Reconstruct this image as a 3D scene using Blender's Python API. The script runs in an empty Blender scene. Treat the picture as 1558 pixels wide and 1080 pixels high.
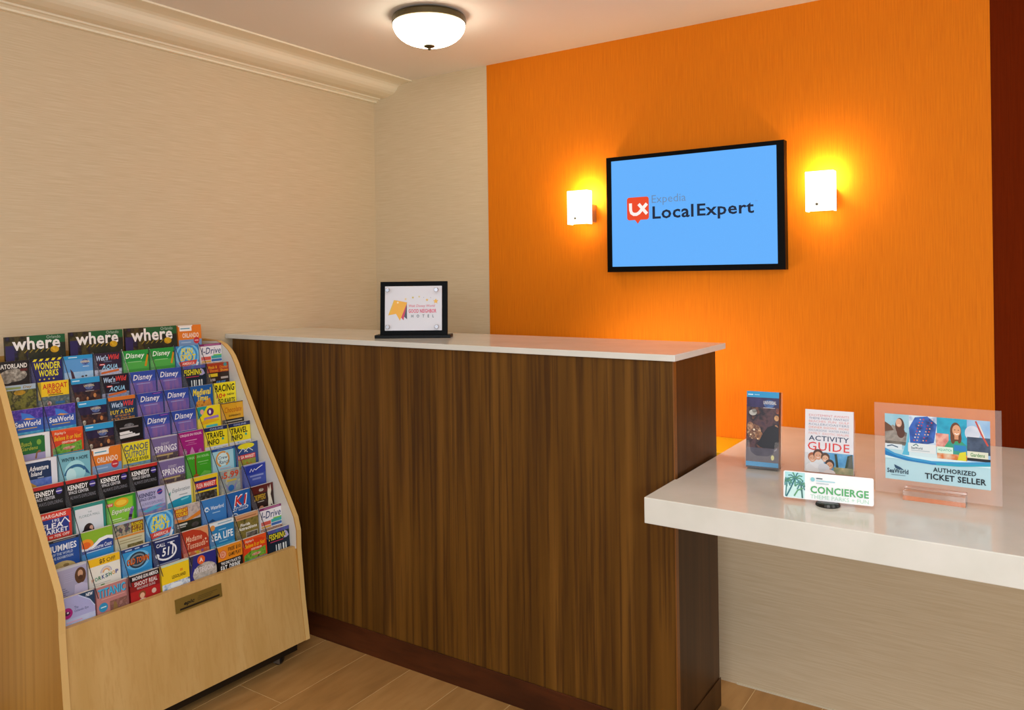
import bpy, math, random
from mathutils import Matrix, Vector
random.seed(7)
C = bpy.context.scene.collection
sc = bpy.context.scene

# ------------------------------------------------------------------ camera
TH, ROLL, F, CY = 0.5876, 0.0134, 1192.65, 419.28
EYE = Vector((2.685, -2.8303, 1.304))
H = 2.234                                   # ceiling height
cam = bpy.data.cameras.new('camera'); camo = bpy.data.objects.new('camera', cam); C.objects.link(camo)
cam.sensor_width = 36; cam.lens = F / 1558 * 36; cam.shift_y = -(540 - CY) / 1558; cam.clip_start = .05
c_, s_ = math.cos(TH), math.sin(TH); cr, sr = math.cos(ROLL), math.sin(ROLL)
r0 = Vector((c_, s_, 0)); u0 = Vector((0, 0, 1)); b0 = Vector((s_, -c_, 0))
R_ = cr * r0 - sr * u0; U_ = sr * r0 + cr * u0
camo.matrix_world = Matrix(((R_.x, U_.x, b0.x, EYE.x), (R_.y, U_.y, b0.y, EYE.y), (R_.z, U_.z, b0.z, EYE.z), (0, 0, 0, 1)))
sc.camera = camo

# ------------------------------------------------------------------ world, lights, exposure
w = bpy.data.worlds.new('world'); sc.world = w; w.use_nodes = True
w.node_tree.nodes['Background'].inputs[0].default_value = (.96, .98, 1, 1)
w.node_tree.nodes['Background'].inputs[1].default_value = .66
sc.view_settings.view_transform = 'Standard'; sc.view_settings.look = 'None'
sc.view_settings.exposure = -0.14; sc.view_settings.gamma = 1; sc.view_settings.use_curve_mapping = False
def area(name, loc, to, sx, sy, power, col):
    l = bpy.data.lights.new(name, 'AREA'); l.shape = 'RECTANGLE'; l.size = sx; l.size_y = sy; l.energy = power; l.color = col
    o = bpy.data.objects.new(name, l); C.objects.link(o); o.location = loc
    o.rotation_euler = (Vector(to) - Vector(loc)).to_track_quat('-Z', 'Y').to_euler(); return o
area('lobby_window_light', (3.4, -5.6, 1.8), (1.6, -.6, .7), 2.8, .8, 46, (.76, .88, 1))
area('lobby_ceiling_light', (2.5, -2.5, 2.2), (2.0, -1.6, 0), 1.2, .9, 24, (1, .97, .93))
area('side_ceiling_light', (4.2, -1.6, 2.2), (1.5, -1.2, .9), .8, .8, 11, (1, .97, .92))
area('ceiling_fill_light', (3.3, -3.3, 1.3), (2.4, -2.0, 2.3), .5, .5, 26, (.92, .96, 1))  # unseen fill added to brighten the ceiling, not a lobby fixture
area('counter_task_light', (1.50, -.44, .98), (1.80, 0, .70), .5, .05, 4.5, (1, .80, .62))

# ------------------------------------------------------------------ materials
def lin(h):
    h = h.lstrip('#'); v = [int(h[i:i + 2], 16) / 255 for i in (0, 2, 4)]
    return tuple(x / 12.92 if x <= .04045 else ((x + .055) / 1.055) ** 2.4 for x in v) + (1,)
MC = {}
def newmat(name):
    m = bpy.data.materials.new(name); m.use_nodes = True
    return m, m.node_tree, m.node_tree.nodes['Principled BSDF']
def flat(col, rough=.45, metal=0, spec=.5, emit=0, name=None):
    k = (col, rough, metal, spec, emit)
    if k in MC: return MC[k]
    m, nt, b = newmat(name or 'colour_' + col.strip('#'))
    b.inputs['Base Color'].default_value = lin(col); b.inputs['Roughness'].default_value = rough
    b.inputs['Metallic'].default_value = metal; b.inputs['Specular IOR Level'].default_value = spec
    if emit:
        b.inputs['Emission Color'].default_value = lin(col); b.inputs['Emission Strength'].default_value = emit
    MC[k] = m; return m
def noise_mat(name, cols, scale=(1, 1, 1), nscale=5, detail=4, rough=.5, bump=0, bscale=None, distort=0, pos=None, spec=.5, nrough=.55, coat=0):
    m, nt, b = newmat(name); N = nt.nodes; L = nt.links
    tc = N.new('ShaderNodeTexCoord'); mp = N.new('ShaderNodeMapping'); mp.inputs['Scale'].default_value = scale
    L.new(tc.outputs['Object'], mp.inputs['Vector'])
    nz = N.new('ShaderNodeTexNoise'); nz.inputs['Scale'].default_value = nscale; nz.inputs['Detail'].default_value = detail
    nz.inputs['Roughness'].default_value = nrough; nz.inputs['Distortion'].default_value = distort
    L.new(mp.outputs[0], nz.inputs['Vector'])
    cr = N.new('ShaderNodeValToRGB'); L.new(nz.outputs['Fac'], cr.inputs[0])
    n = len(cols); pos = pos or [.3 + .4 * i / (n - 1) for i in range(n)]
    e = cr.color_ramp.elements
    while len(e) < n: e.new(.5)
    for i in range(n): e[i].position = pos[i]; e[i].color = lin(cols[i])
    L.new(cr.outputs[0], b.inputs['Base Color']); b.inputs['Roughness'].default_value = rough
    b.inputs['Specular IOR Level'].default_value = spec
    if coat: b.inputs['Coat Weight'].default_value = coat; b.inputs['Coat Roughness'].default_value = .15
    if bump:
        bp = N.new('ShaderNodeBump'); bp.inputs['Strength'].default_value = bump; bp.inputs['Distance'].default_value = .002
        L.new(nz.outputs['Fac'], bp.inputs['Height']); L.new(bp.outputs[0], b.inputs['Normal'])
    return m
def wood(name, dark, mid, light, axis_scale, fine_scale, rough=.4, streak='#140a04', streak_amt=.5, spec=.4):
    """two stretched noises: broad bands and fine grain, plus dark streaks"""
    m, nt, b = newmat(name); N = nt.nodes; L = nt.links
    tc = N.new('ShaderNodeTexCoord')
    def nz(sc_, det, ro=.5, dist=0):
        mp = N.new('ShaderNodeMapping'); mp.inputs['Scale'].default_value = sc_; L.new(tc.outputs['Object'], mp.inputs['Vector'])
        n = N.new('ShaderNodeTexNoise'); n.inputs['Scale'].default_value = 1; n.inputs['Detail'].default_value = det
        n.inputs['Roughness'].default_value = ro; n.inputs['Distortion'].default_value = dist
        L.new(mp.outputs[0], n.inputs['Vector']); return n
    a = nz(axis_scale, 2, .5, .15); f = nz(fine_scale, 3, .6)
    r = N.new('ShaderNodeValToRGB'); e = r.color_ramp.elements; e.new(.5)
    for i, (p, cc) in enumerate(((.3, dark), (.5, mid), (.7, light))): e[i].position = p; e[i].color = lin(cc)
    L.new(a.outputs['Fac'], r.inputs[0])
    fr = N.new('ShaderNodeValToRGB'); fr.color_ramp.elements[0].position = .36; fr.color_ramp.elements[1].position = .52
    L.new(f.outputs['Fac'], fr.inputs[0])
    mx = N.new('ShaderNodeMix'); mx.data_type = 'RGBA'; mx.blend_type = 'MIX'
    inv = N.new('ShaderNodeMath'); inv.operation = 'MULTIPLY_ADD'; inv.inputs[1].default_value = -streak_amt; inv.inputs[2].default_value = streak_amt
    L.new(fr.outputs[0], inv.inputs[0]); L.new(inv.outputs[0], mx.inputs['Factor'])
    L.new(r.outputs[0], mx.inputs[6]); mx.inputs[7].default_value = lin(streak)
    L.new(mx.outputs[2], b.inputs['Base Color']); b.inputs['Roughness'].default_value = rough; b.inputs['Specular IOR Level'].default_value = spec
    return m
def photo(spec):
    """'a|b|c@scale' soft blotchy print (a printed picture), 'v:' prefix = vertical streaks"""
    if spec in MC: return MC[spec]
    s = spec; v = s.startswith('v:'); s = s[2:] if v else s
    cols, _, sca = s.partition('@'); cols = cols.split('|')
    MC[spec] = noise_mat('printed_picture', cols, (1, 1, .18) if v else (1, 1, 1), float(sca or 60), 3, .35)
    return MC[spec]
def mat(c, rough=.35):
    if not isinstance(c, str): return c
    return photo(c) if '|' in c else flat(c, rough)
def glassy(name, col, alpha, rough=.05):
    m, nt, b = newmat(name)
    b.inputs['Base Color'].default_value = lin(col); b.inputs['Alpha'].default_value = alpha; b.inputs['Roughness'].default_value = rough
    return m
M_wall = noise_mat('grasscloth_cream', ['#cdb896', '#d3bf9e', '#d9c7a8'], (3, 3, 110), 3, 4, .8, .15, spec=.2)
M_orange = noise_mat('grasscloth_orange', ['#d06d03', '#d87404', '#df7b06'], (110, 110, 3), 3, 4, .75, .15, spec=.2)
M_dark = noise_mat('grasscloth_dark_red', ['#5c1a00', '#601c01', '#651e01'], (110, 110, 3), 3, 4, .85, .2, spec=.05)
M_ceil = noise_mat('ceiling_paint', ['#ebe3da', '#eee6de'], (1, 1, 1), 2, 2, .85, spec=.2)
M_trim = flat('#efe3c8', .35, name='moulding_paint')
M_walnut = wood('dark_walnut', '#523410', '#634013', '#754e1c', (26, 26, .7), (75, 75, 1.6), .42, '#30190c', .6, .25)
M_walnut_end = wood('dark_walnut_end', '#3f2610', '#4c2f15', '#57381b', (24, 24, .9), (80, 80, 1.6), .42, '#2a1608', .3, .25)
M_kick = wood('red_brown_wood', '#3a1a0a', '#4a220d', '#572b12', (3, 3, 10), (8, 8, 60), .4, '#2c1006', .35)
M_maple = wood('maple_front', '#c39b5a', '#caa263', '#d0aa6c', (14, 14, .8), (90, 90, 1.5), .4, '#bd9352', .4)
M_maple_shaded = wood('maple_shaded', '#b2813a', '#bc8b42', '#c6964c', (8, 8, .5), (50, 50, .9), .42, '#9a6c2e', .35)  # same maple as the front, with the side's shade put into its colour
M_band = flat('#dab472', .45, name='edge_banding')
M_white = noise_mat('white_quartz', ['#d5d4cb', '#dad9d1', '#dedcd5'], (1, 1, 1), 9, 3, .14, spec=.3)
M_whitelam = flat('#d9d4cc', .5, name='white_laminate')
M_black = flat('#0a0a0b', .3, name='black_plastic')
M_tile = [noise_mat('floor_plank', c, (6, 1.2, 1), 4, 4, .38, spec=.4) for c in (['#a87d48', '#b38750', '#bc9059'], ['#a07644', '#ad814b', '#b68953'], ['#ab804a', '#b88b53', '#c0945d'])]
M_grout = flat('#e3c896', .7, name='grout')
M_bronze = flat('#5a5038', .35, .8, name='bronze')
M_chrome = flat('#b4b4ba', .38, 1, name='chrome')
M_acryl = glassy('clear_acrylic', '#e6dcd8', .07)
M_veil = glassy('acrylic_sheet_reflection', '#f2dcd4', .13)  # pinkish haze of reflections on the clear sheet, put into its colour
M_fin = glassy('acrylic_edge', '#23222a', .85, .1); M_finsheet = glassy('acrylic_sheet_clear', '#d8d4d8', .07, .05)
M_pocket = flat('#9a8e92', .3, name='pocket_plastic')
M_paper = flat('#e6e2dc', .6, name='paper')
M_lampglass = flat('#fff6e0', .4, emit=13, name='lit_glass')
M_sconce = flat('#fff3d8', .4, emit=3.2, name='lit_sconce_glass')
M_screen, _n, _b = newmat('lit_screen'); _b.inputs['Base Color'].default_value = (.01, .01, .01, 1); _b.inputs['Roughness'].default_value = .3; _b.inputs['Specular IOR Level'].default_value = .15
_b.inputs['Emission Color'].default_value = lin('#64b2ff'); _b.inputs['Emission Strength'].default_value = 1.08

# ------------------------------------------------------------------ mesh builder
class MB:
    def __init__(s): s.v = []; s.f = []; s.mi = []; s.mats = []
    def m(s, mt):
        mt = mat(mt)
        if mt not in s.mats: s.mats.append(mt)
        return s.mats.index(mt)
    def poly(s, pts, mt):
        i = len(s.v); s.v += [tuple(p) for p in pts]; s.f.append(tuple(range(i, i + len(pts)))); s.mi.append(s.m(mt)); return s
    def raw(s, vs, fs, mt):
        i = len(s.v); s.v += [tuple(p) for p in vs]; k = s.m(mt)
        for f in fs: s.f.append(tuple(i + a for a in f)); s.mi.append(k)
        return s
    def box(s, a, b, mt):
        x0, y0, z0 = a; x1, y1, z1 = b
        return s.raw([(x0, y0, z0), (x1, y0, z0), (x1, y1, z0), (x0, y1, z0), (x0, y0, z1), (x1, y0, z1), (x1, y1, z1), (x0, y1, z1)],
                     [(3, 2, 1, 0), (4, 5, 6, 7), (0, 1, 5, 4), (1, 2, 6, 5), (2, 3, 7, 6), (3, 0, 4, 7)], mt)
    def prism(s, pts, a, b, axis, mt):
        """extrude a 2D outline along axis (0 x,1 y,2 z) from a to b; outline coords are the other two axes in order"""
        def P(p, t):
            q = list(p); q.insert(axis, t); return tuple(q)
        n = len(pts); vs = [P(p, a) for p in pts] + [P(p, b) for p in pts]
        ar = sum(pts[i][0] * pts[(i + 1) % n][1] - pts[(i + 1) % n][0] * pts[i][1] for i in range(n))
        if axis == 1: ar = -ar
        lo = list(range(n)); hi = [n + i for i in lo]
        fs = [tuple(reversed(lo)), tuple(hi)] + [(i, (i + 1) % n, n + (i + 1) % n, n + i) for i in range(n)]
        if ar < 0: fs = [tuple(reversed(f)) for f in fs]
        return s.raw(vs, fs, mt)
    def lathe(s, prof, mt, n=32, o=(0, 0, 0)):
        vs = []; fs = []
        for r, z in prof:
            for k in range(n):
                a = 2 * math.pi * k / n; vs.append((o[0] + r * math.cos(a), o[1] + r * math.sin(a), o[2] + z))
        for j in range(len(prof) - 1):
            for k in range(n):
                a, b = j * n + k, j * n + (k + 1) % n; fs.append((a, b, b + n, a + n))
        fs.append(tuple(reversed(range(n)))); fs.append(tuple((len(prof) - 1) * n + k for k in range(n)))
        return s.raw(vs, fs, mt)
    def mesh(s, name):
        me = bpy.data.meshes.new(name); me.from_pydata(s.v, [], s.f); me.polygons.foreach_set('material_index', s.mi)
        for mt in s.mats: me.materials.append(mt)
        me.update(); return me
    def build(s, name, parent=None, loc=(0, 0, 0), rot=(0, 0, 0), bevel=0, smooth=False):
        o = bpy.data.objects.new(name, s.mesh(name)); C.objects.link(o); o.location = loc; o.rotation_euler = rot
        if parent: o.parent = parent
        if bevel:
            md = o.modifiers.new('bevel', 'BEVEL'); md.width = bevel; md.segments = 2; md.limit_method = 'ANGLE'
        if smooth:
            o.data.polygons.foreach_set('use_smooth', [True] * len(o.data.polygons)); o.data.update()
        return o
def tag(o, label=None, cat=None, group=None, kind=None):
    for k, v in (('label', label), ('category', cat), ('group', group), ('kind', kind)):
        if v: o[k] = v
    return o
def empty(name, label, cat, loc=(0, 0, 0), rz=0, group=None):
    o = bpy.data.objects.new(name, None); C.objects.link(o); o.location = loc; o.rotation_euler = (0, 0, rz); o.empty_display_size = .05
    return tag(o, label, cat, group)
def frame_matrix(origin, right, tilt):
    """local x = viewer's right, local y = into the thing, local z = up; tilt leans the top back"""
    r = Vector(right).normalized(); into0 = Vector((-r.y, r.x, 0)); z = Vector((0, 0, 1))
    up = z * math.cos(tilt) + into0 * math.sin(tilt); into = into0 * math.cos(tilt) - z * math.sin(tilt)
    return Matrix(((r.x, into.x, up.x, origin[0]), (r.y, into.y, up.y, origin[1]), (r.z, into.z, up.z, origin[2]), (0, 0, 0, 1)))

# lettering: one font outline per string, fitted into a box
TX = {}
def text_shape(txt, shear, bold):
    k = (txt, shear, bold)
    if k not in TX:
        cu = bpy.data.curves.new('t', 'FONT'); cu.body = txt; cu.resolution_u = 2; cu.offset = bold; cu.shear = shear; cu.fill_mode = 'FRONT'
        if bold: cu.space_character = 1.06
        o = bpy.data.objects.new('t', cu); me = bpy.data.meshes.new_from_object(o)
        vs = [(v.co.x, v.co.y) for v in me.vertices]; fs = [tuple(p.vertices) for p in me.polygons]
        bpy.data.objects.remove(o); bpy.data.meshes.remove(me); bpy.data.curves.remove(cu)
        xs = [a for a, _ in vs]; ys = [b for _, b in vs]
        x0, x1, y0, y1 = min(xs), max(xs), min(ys), max(ys)
        TX[k] = ([((a - x0) / (x1 - x0), (b - y0) / (y1 - y0)) for a, b in vs], fs)
    return TX[k]
# print elements (x right, y down, in 'units'; a cover is 100 units wide)
def R(x0, y0, x1, y1, c): return ('p', [(x0, y0), (x1, y0), (x1, y1), (x0, y1)], c)
def G(pts, c): return ('p', pts, c)
def O(x, y, r, c, ry=None, n=20): return ('p', [(x + r * math.cos(2 * math.pi * k / n), y + (ry or r) * math.sin(2 * math.pi * k / n)) for k in range(n)], c)
def T(t, x0, y0, x1, y1, c, b=0, sh=0): return ('t', t, x0, y0, x1, y1, c, b, sh)
def B(t, x0, y0, x1, y1, c, sh=0): return T(t, x0, y0, x1, y1, c, .025, sh)
def S(pts, wd, c): return ('s', pts, wd, c)
def ARC(x, y, r, a0, a1, wd, c, ry=None, n=14): return S([(x + r * math.cos(math.radians(a0 + (a1 - a0) * k / n)), y + (ry or r) * math.sin(math.radians(a0 + (a1 - a0) * k / n))) for k in range(n + 1)], wd, c)
def MICRO(x0, y0, x1, y1, c): return R(x0, y0, x1, y1, c)       # lines too small to read
def put(els, unit, w, top, eps0=.00035, step=.00006):
    """lays printed elements on the local plane y=0 (facing -y); x starts at -w/2, y runs down from z=top; returns (artwork, lettering)"""
    art, let = MB(), MB(); e = eps0
    def P(x, y): return (-w / 2 + x * unit, -e, top - y * unit)
    for el in els:
        e += step
        if el[0] == 'p':
            pts = el[1]; ar = sum(pts[i][0] * pts[(i + 1) % len(pts)][1] - pts[(i + 1) % len(pts)][0] * pts[i][1] for i in range(len(pts)))
            q = [P(*p) for p in pts]
            art.poly(q[::-1] if ar > 0 else q, el[2])
        elif el[0] == 's':
            pts, wd = el[1], el[2] / 2
            L_, R2 = [], []
            for i, p in enumerate(pts):
                a = pts[max(0, i - 1)]; b = pts[min(len(pts) - 1, i + 1)]; dx, dy = b[0] - a[0], b[1] - a[1]; d = math.hypot(dx, dy) or 1
                L_.append((p[0] - dy / d * wd, p[1] + dx / d * wd)); R2.append((p[0] + dy / d * wd, p[1] - dx / d * wd))
            for i in range(len(pts) - 1):
                art.poly([P(*L_[i]), P(*L_[i + 1]), P(*R2[i + 1]), P(*R2[i])], el[3])
        else:
            _, t, x0, y0, x1, y1, c, b, sh = el
            vs, fs = text_shape(t, sh, b)
            let.raw([P(x0 + a * (x1 - x0), y1 - bb * (y1 - y0)) for a, bb in vs], fs, c)
    return art, let

# ------------------------------------------------------------------ the setting
def struct(name, mb, **k): return tag(mb.build(name, **k), kind='structure')
struct('wall_left', MB().box((-.08, -6, 0), (0, .08, H), M_wall))
struct('wall_back', MB().box((0, 0, 0), (3.6, .08, H), M_wall))
struct('wall_back_orange', MB().box((.6808, -.003, 0), (2.58, 0, H), M_orange))
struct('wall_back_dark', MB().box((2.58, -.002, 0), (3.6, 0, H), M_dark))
struct('ceiling', MB().box((-.08, -6, H), (5.2, .08, H + .08), M_ceil))
floor = struct('floor', MB().box((-.08, -6, -.03), (5.2, .08, -.0008), M_grout))
XB = [-.055 + .2 * k for k in range(19)]
pm = {}
for i, x in enumerate(XB[:-1]):                                  # long floor planks, staggered
    y = .0 - ((i * .437) % 1.2); edges = []
    st = {2: -1.9, 3: -1.228, 4: -.45, 5: -.62, 6: -.3, 7: -.52}.get(i)
    if st: y = st + 1.2
    yy = y + 1.2
    while yy > -4.2:
        a, b = min(yy, 0.0), yy - 1.2
        if a - b > .05 and a > -4.2:
            key = (round(a - b, 3), i % 3)
            if key not in pm:
                pm[key] = MB().box((.0012, -(a - b) + .0012, -.0008), (.1988, -.0012, 0), M_tile[i % 3]).mesh('floor_plank')
            o = bpy.data.objects.new('floor_plank', pm[key]); C.objects.link(o); o.parent = floor; o.location = (x, a, 0)
        yy -= 1.2
# crown moulding along the left wall, ending square at the back wall
prof = [(0, 2.155), (.018, 2.156), (.018, 2.163), (.03, 2.168), (.042, 2.169), (.045, 2.175), (.057, 2.177), (.062, 2.173), (.09, 2.174), (.122, 2.182),
        (.138, 2.190), (.148, 2.200), (.156, 2.212), (.166, 2.2205), (.18, 2.2250), (.205, 2.2275), (.222, 2.229), (.224, 2.2265), (.246, 2.2275), (.246, H), (0, H)]
struct('trim_1', MB().prism(prof, -6, -.0005, 1, M_trim))

# low ledge against the back wall behind the counter
lg = empty('back_ledge', 'yellow-ochre wooden ledge against the orange wall behind the counter', 'ledge', (.98, -.135, 0))
MB().box((-.97, -.115, .672), (.885, .13, .70), flat('#d8a808', .5, name='ochre_laminate')).build('ledge_top', lg, bevel=.002)
MB().box((-.95, -.09, .0), (.87, .125, .672), M_walnut_end).build('cabinet_body', lg)

# ------------------------------------------------------------------ tall counter
ct = empty('reception_counter', 'tall dark walnut counter with vertical grain', 'counter', (.95, -.69, 0))
def at(o, mb, name, bevel=0, smooth=False):                       # world-coordinate mesh parented to an unrotated empty
    ob = mb.build(name, o, bevel=bevel, smooth=smooth); ob.location = [-a for a in o.location]; return ob
at(ct, MB().box((.032, -.856, .0), (1.880, -.84, 1.0701), M_walnut), 'front_panel')
at(ct, MB().box((1.862, -.8395, .0), (1.882, -.525, 1.0701), M_walnut_end), 'end_panel')
at(ct, MB().box((.032, -.54, .0), (1.8615, -.525, 1.0701), M_walnut_end), 'back_panel')
at(ct, MB().box((.032, -.8395, .0), (.05, -.5405, 1.0701), M_walnut_end), 'end_panel')
at(ct, MB().box((1.8802, -.8568, .0), (1.8835, -.8392, 1.0701), flat('#7a4a1c', .4)), 'edge_strip')
at(ct, MB().box((.032, -.8605, 0), (1.8802, -.8562, .086), M_kick), 'kick_board', bevel=.001)
at(ct, MB().box((1.8837, -.84, 0), (1.8852, -.522, .085), M_walnut_end), 'kick_board')
tag(MB().box((.001, -.8675, 1.0702), (1.8915, -.4568, 1.0879), M_white).build('countertop', bevel=.0015), 'thin white stone worktop on the tall walnut counter', 'countertop')

# ------------------------------------------------------------------ desk
dk = empty('concierge_desk', 'thick white desk joined to the end of the walnut counter', 'desk', (2.4, -.55, 0))
out = [(1.8872, -1.0656), (3.2, -1.0656), (3.2, -.0035), (1.8915, -.0035), (1.8915, -.868), (1.8872, -.868)]
at(dk, MB().prism(out, .6966, .76, 2, M_white), 'desktop', bevel=.002)
at(dk, MB().box((1.60, -.375, 0.0), (3.2, -.3578, .6964), M_wall), 'support_panel')
at(dk, MB().box((1.8862, -.3605 - .0175, 0), (3.2, -.3755, .006), flat('#d8ccb0', .6)), 'caulk_line')

# ------------------------------------------------------------------ ceiling lamp
cl = empty('ceiling_lamp', 'bronze-rimmed dome ceiling lamp with a lit white glass bowl', 'lamp', (.900, -.662, H))
MB().lathe([(.115, 0), (.128, -.006), (.1315, -.012), (.1315, -.030), (.127, -.032)], M_bronze, 48).build('rim', cl, smooth=False)
bowl = [(.1285, -.0325)] + [(.1285 * math.cos(a) ** .85, -.0325 - .075 * math.sin(a)) for a in [math.radians(x) for x in range(8, 89, 8)]] + [(.004, -.1075)]
MB().lathe(bowl, M_lampglass, 48).build('glass_bowl', cl, smooth=True)
fin = MB().lathe([(.002, -.1085), (.016, -.110), (.021, -.113), (.018, -.1165), (.011, -.118), (.008, -.1205), (.005, -.1215), (.0065, -.1245), (.004, -.1275), (.001, -.1285)], M_bronze, 20)
fin.build('finial', cl, (0, 0, .005), smooth=True)

# ------------------------------------------------------------------ sconces
def sconce(x, label):
    s = empty('wall_sconce', label, 'sconce', (x, -.0035, 1.572), 0, 'wall sconces on the orange wall')
    MB().box((-.014, -.052, -.058), (.038, -.0, .014), flat('#b8a890', .35, .7, name='brushed_metal')).build('mounting_plate', s, bevel=.002)
    sh = MB()                                                     # folded glass: front and two short returns, open at top and bottom
    t = .004; x0, x1, yf, yb, z0, z1 = -.043, .047, -.096, -.054, -.067, .066
    sh.prism([(x0, yf), (x1, yf), (x1, yb), (x1 - t, yb), (x1 - t, yf + t), (x0 + t, yf + t), (x0 + t, yb), (x0, yb)], z0, z1, 2, M_sconce)
    sh.build('glass_shade', s, bevel=.0012)
    MB().lathe([(.005, 0), (.005, .003), (.003, .0042)], flat('#8a8478', .3, 1, name='screw_metal'), 14).build('screw', s, (-.006, -.0962, -.044), (math.pi / 2, 0, 0))
    for z, e in ((.054, 2.6), (-.075, .18)):
        l = bpy.data.lights.new('sconce_bulb', 'POINT'); l.energy = e; l.color = (1, .78, .42); l.shadow_soft_size = .018
        o = bpy.data.objects.new('sconce_bulb', l); C.objects.link(o); o.location = (.006, -.046, z); o.parent = s
sconce(1.178, 'small lit white glass sconce left of the wall screen')
sconce(2.093, 'small lit white glass sconce right of the wall screen')

# ------------------------------------------------------------------ television
tv = empty('television', 'flat black wall television showing a blue screen with a logo', 'television', (1.628, -.0035, 1.3125))
W_, HT = .684, .4495; t0 = -W_ / 2
bz = MB(); d0, d1 = -.0465, -.010
for a, b in (((t0, d0, 0), (t0 + .0205, d1, HT)), ((W_ / 2 - .026, d0, 0), (W_ / 2, d1, HT)), ((t0 + .0205, d0, 0), (W_ / 2 - .026, d1, .021)), ((t0 + .0205, d0, HT - .0155), (W_ / 2 - .026, d1, HT))):
    bz.box(a, b, flat('#030304', .35, spec=.12, name='gloss_black'))
bz.build('bezel', tv)
MB().box((t0 + .0205, -.043, .021), (W_ / 2 - .026, -.012, HT - .0155), M_screen).build('screen', tv)
MB().box((-.2, -.010, .08), (.2, 0, .36), M_black).build('wall_bracket', tv)
def em(c):
    m, nt, b = newmat('screen_' + c[1:]); b.inputs['Base Color'].default_value = (.01, .01, .01, 1); b.inputs['Specular IOR Level'].default_value = .15; b.inputs['Roughness'].default_value = .3
    b.inputs['Emission Color'].default_value = lin(c); b.inputs['Emission Strength'].default_value = 1.08; return m
def scr(x, z): return ((x - 1.3067), (1.7462 - z))               # world x,z on the screen -> metres from its top left corner
def rr(x0, z1, x1, z0, r):
    pts = []
    for cx, cz, a0 in ((x1 - r, z1 - r, 0), (x0 + r, z1 - r, 90), (x0 + r, z0 + r, 180), (x1 - r, z0 + r, 270)):
        pts += [(cx + r * math.cos(math.radians(a0 + 15 * k)), cz + r * math.sin(math.radians(a0 + 15 * k))) for k in range(7)]
    return [scr(*p) for p in pts]
def tb(t, x0, z1, x1, z0, c, b=0): return T(t, *scr(x0, z1), *scr(x1, z0), c, b)
red = em('#ee4a26'); whi = em('#fff4ee'); navy = em('#15243c'); gry = em('#6c8fb8')
els = [G(rr(1.3722, 1.5995, 1.4634, 1.5118, .010), red), G([scr(1.405, 1.5125), scr(1.429, 1.5125), scr(1.4169, 1.4965)], red),
       S([scr(1.387, 1.577), scr(1.3875, 1.551), scr(1.391, 1.540), scr(1.400, 1.534), scr(1.412, 1.5335), scr(1.423, 1.539), scr(1.436, 1.553), scr(1.4555, 1.5725)], .0125, whi),
       S([scr(1.421, 1.5725), scr(1.4555, 1.5335)], .0125, whi),
       tb('Expedia', 1.4755, 1.6025, 1.612, 1.5635, gry), tb('Local', 1.4780, 1.5600, 1.641, 1.5118, navy, .02),
       tb('Expert', 1.6545, 1.5590, 1.8634, 1.5005, navy, .02), tb('TM', 1.867, 1.5585, 1.876, 1.5540, gry)]
a, b = put(els, 1, W_ - .0465, HT - .0155, .0005, .00008)
for mb, n in ((a, 'logo_badge'), (b, 'logo_lettering')):
    mb.build(n, tv, loc=((t0 + .0205 + W_ / 2 - .026) / 2, -.043, 0))

# ------------------------------------------------------------------ brochure rack
PSI = .0254; RX, RY = 0.0, -.9712
rk = empty('brochure_rack', 'tiered maple brochure rack with sloping sides against the cream wall', 'brochure rack', (RX, RY, 0), -PSI)
RM = Matrix.Translation((RX, RY, 0)) @ Matrix.Rotation(-PSI, 4, 'Z')
W, ZB, ZT, XT, XBt = .8007, .07, .3816, .557, .6046
side = [(.015, ZB), (XBt, ZB), (.585, .20), (.566, .375), (.565, .437), (.552, .48), (.523, .526), (.455, .631), (.365, .765), (.277, .913), (.232, .993), (.212, 1.022), (.192, 1.042), (.158, 1.063), (.125, 1.073), (.015, 1.079)]
fr_edge = side[1:15]
for y0, y1, inner in ((-W, -W + .018, 1), (-.018, 0, 0)):
    sp = MB().prism(side, y0, y1, 1, M_maple_shaded).build('side_panel', rk)
    eb = MB()
    for i in range(len(fr_edge) - 1):
        (xa, za), (xb, zb) = fr_edge[i], fr_edge[i + 1]
        eb.raw([(xa + .0006, y0, za), (xa + .0006, y1, za), (xb + .0006, y1, zb + .0004), (xb + .0006, y0, zb + .0004)], [(0, 1, 2, 3) if False else (3, 2, 1, 0)], M_band)
    eb.build('edge_band', sp)
    if not inner:
        ins = [(x - .004, z) for x, z in side[3:15]] + [(.02, 1.07), (.02, .375)]
        MB().prism(ins, y0 - .0008, y0 - .0001, 1, M_whitelam).build('white_liner', sp)
fp = MB().prism([(XBt - .0015, ZB), (XT - .0015, ZT), (XT - .018, ZT), (XBt - .018, ZB)], -W + .0181, -.0181, 1, M_maple).build('front_panel', rk)
MB().box((.02, -W + .0181, ZB), (.032, -.0181, 1.075), M_maple_shaded).build('back_panel', rk)
MB().box((.02, -W + .0181, ZB), (XBt - .0181, -.0181, ZB + .016), M_maple_shaded).build('bottom_panel', rk)
MB().box((.03, -W + .03, .034), (XBt - .03, -.03, ZB - .0005), M_black).build('base_frame', rk)
for x, y in ((XBt - .06, -.085), (XBt - .06, -W + .085), (.08, -.085), (.08, -W + .085)):
    cs = MB().lathe([(.006, -.008), (.019, -.007), (.0205, 0), (.019, .007), (.006, .008)], M_black, 20).build('caster', rk, (x, y, .0206), (math.pi / 2, 0, .3), smooth=False)
    MB().box((-.012, -.012, -.013), (.012, -.009, .02), M_chrome).build('caster_fork', cs, rot=(-math.pi / 2, 0, 0))
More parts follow.
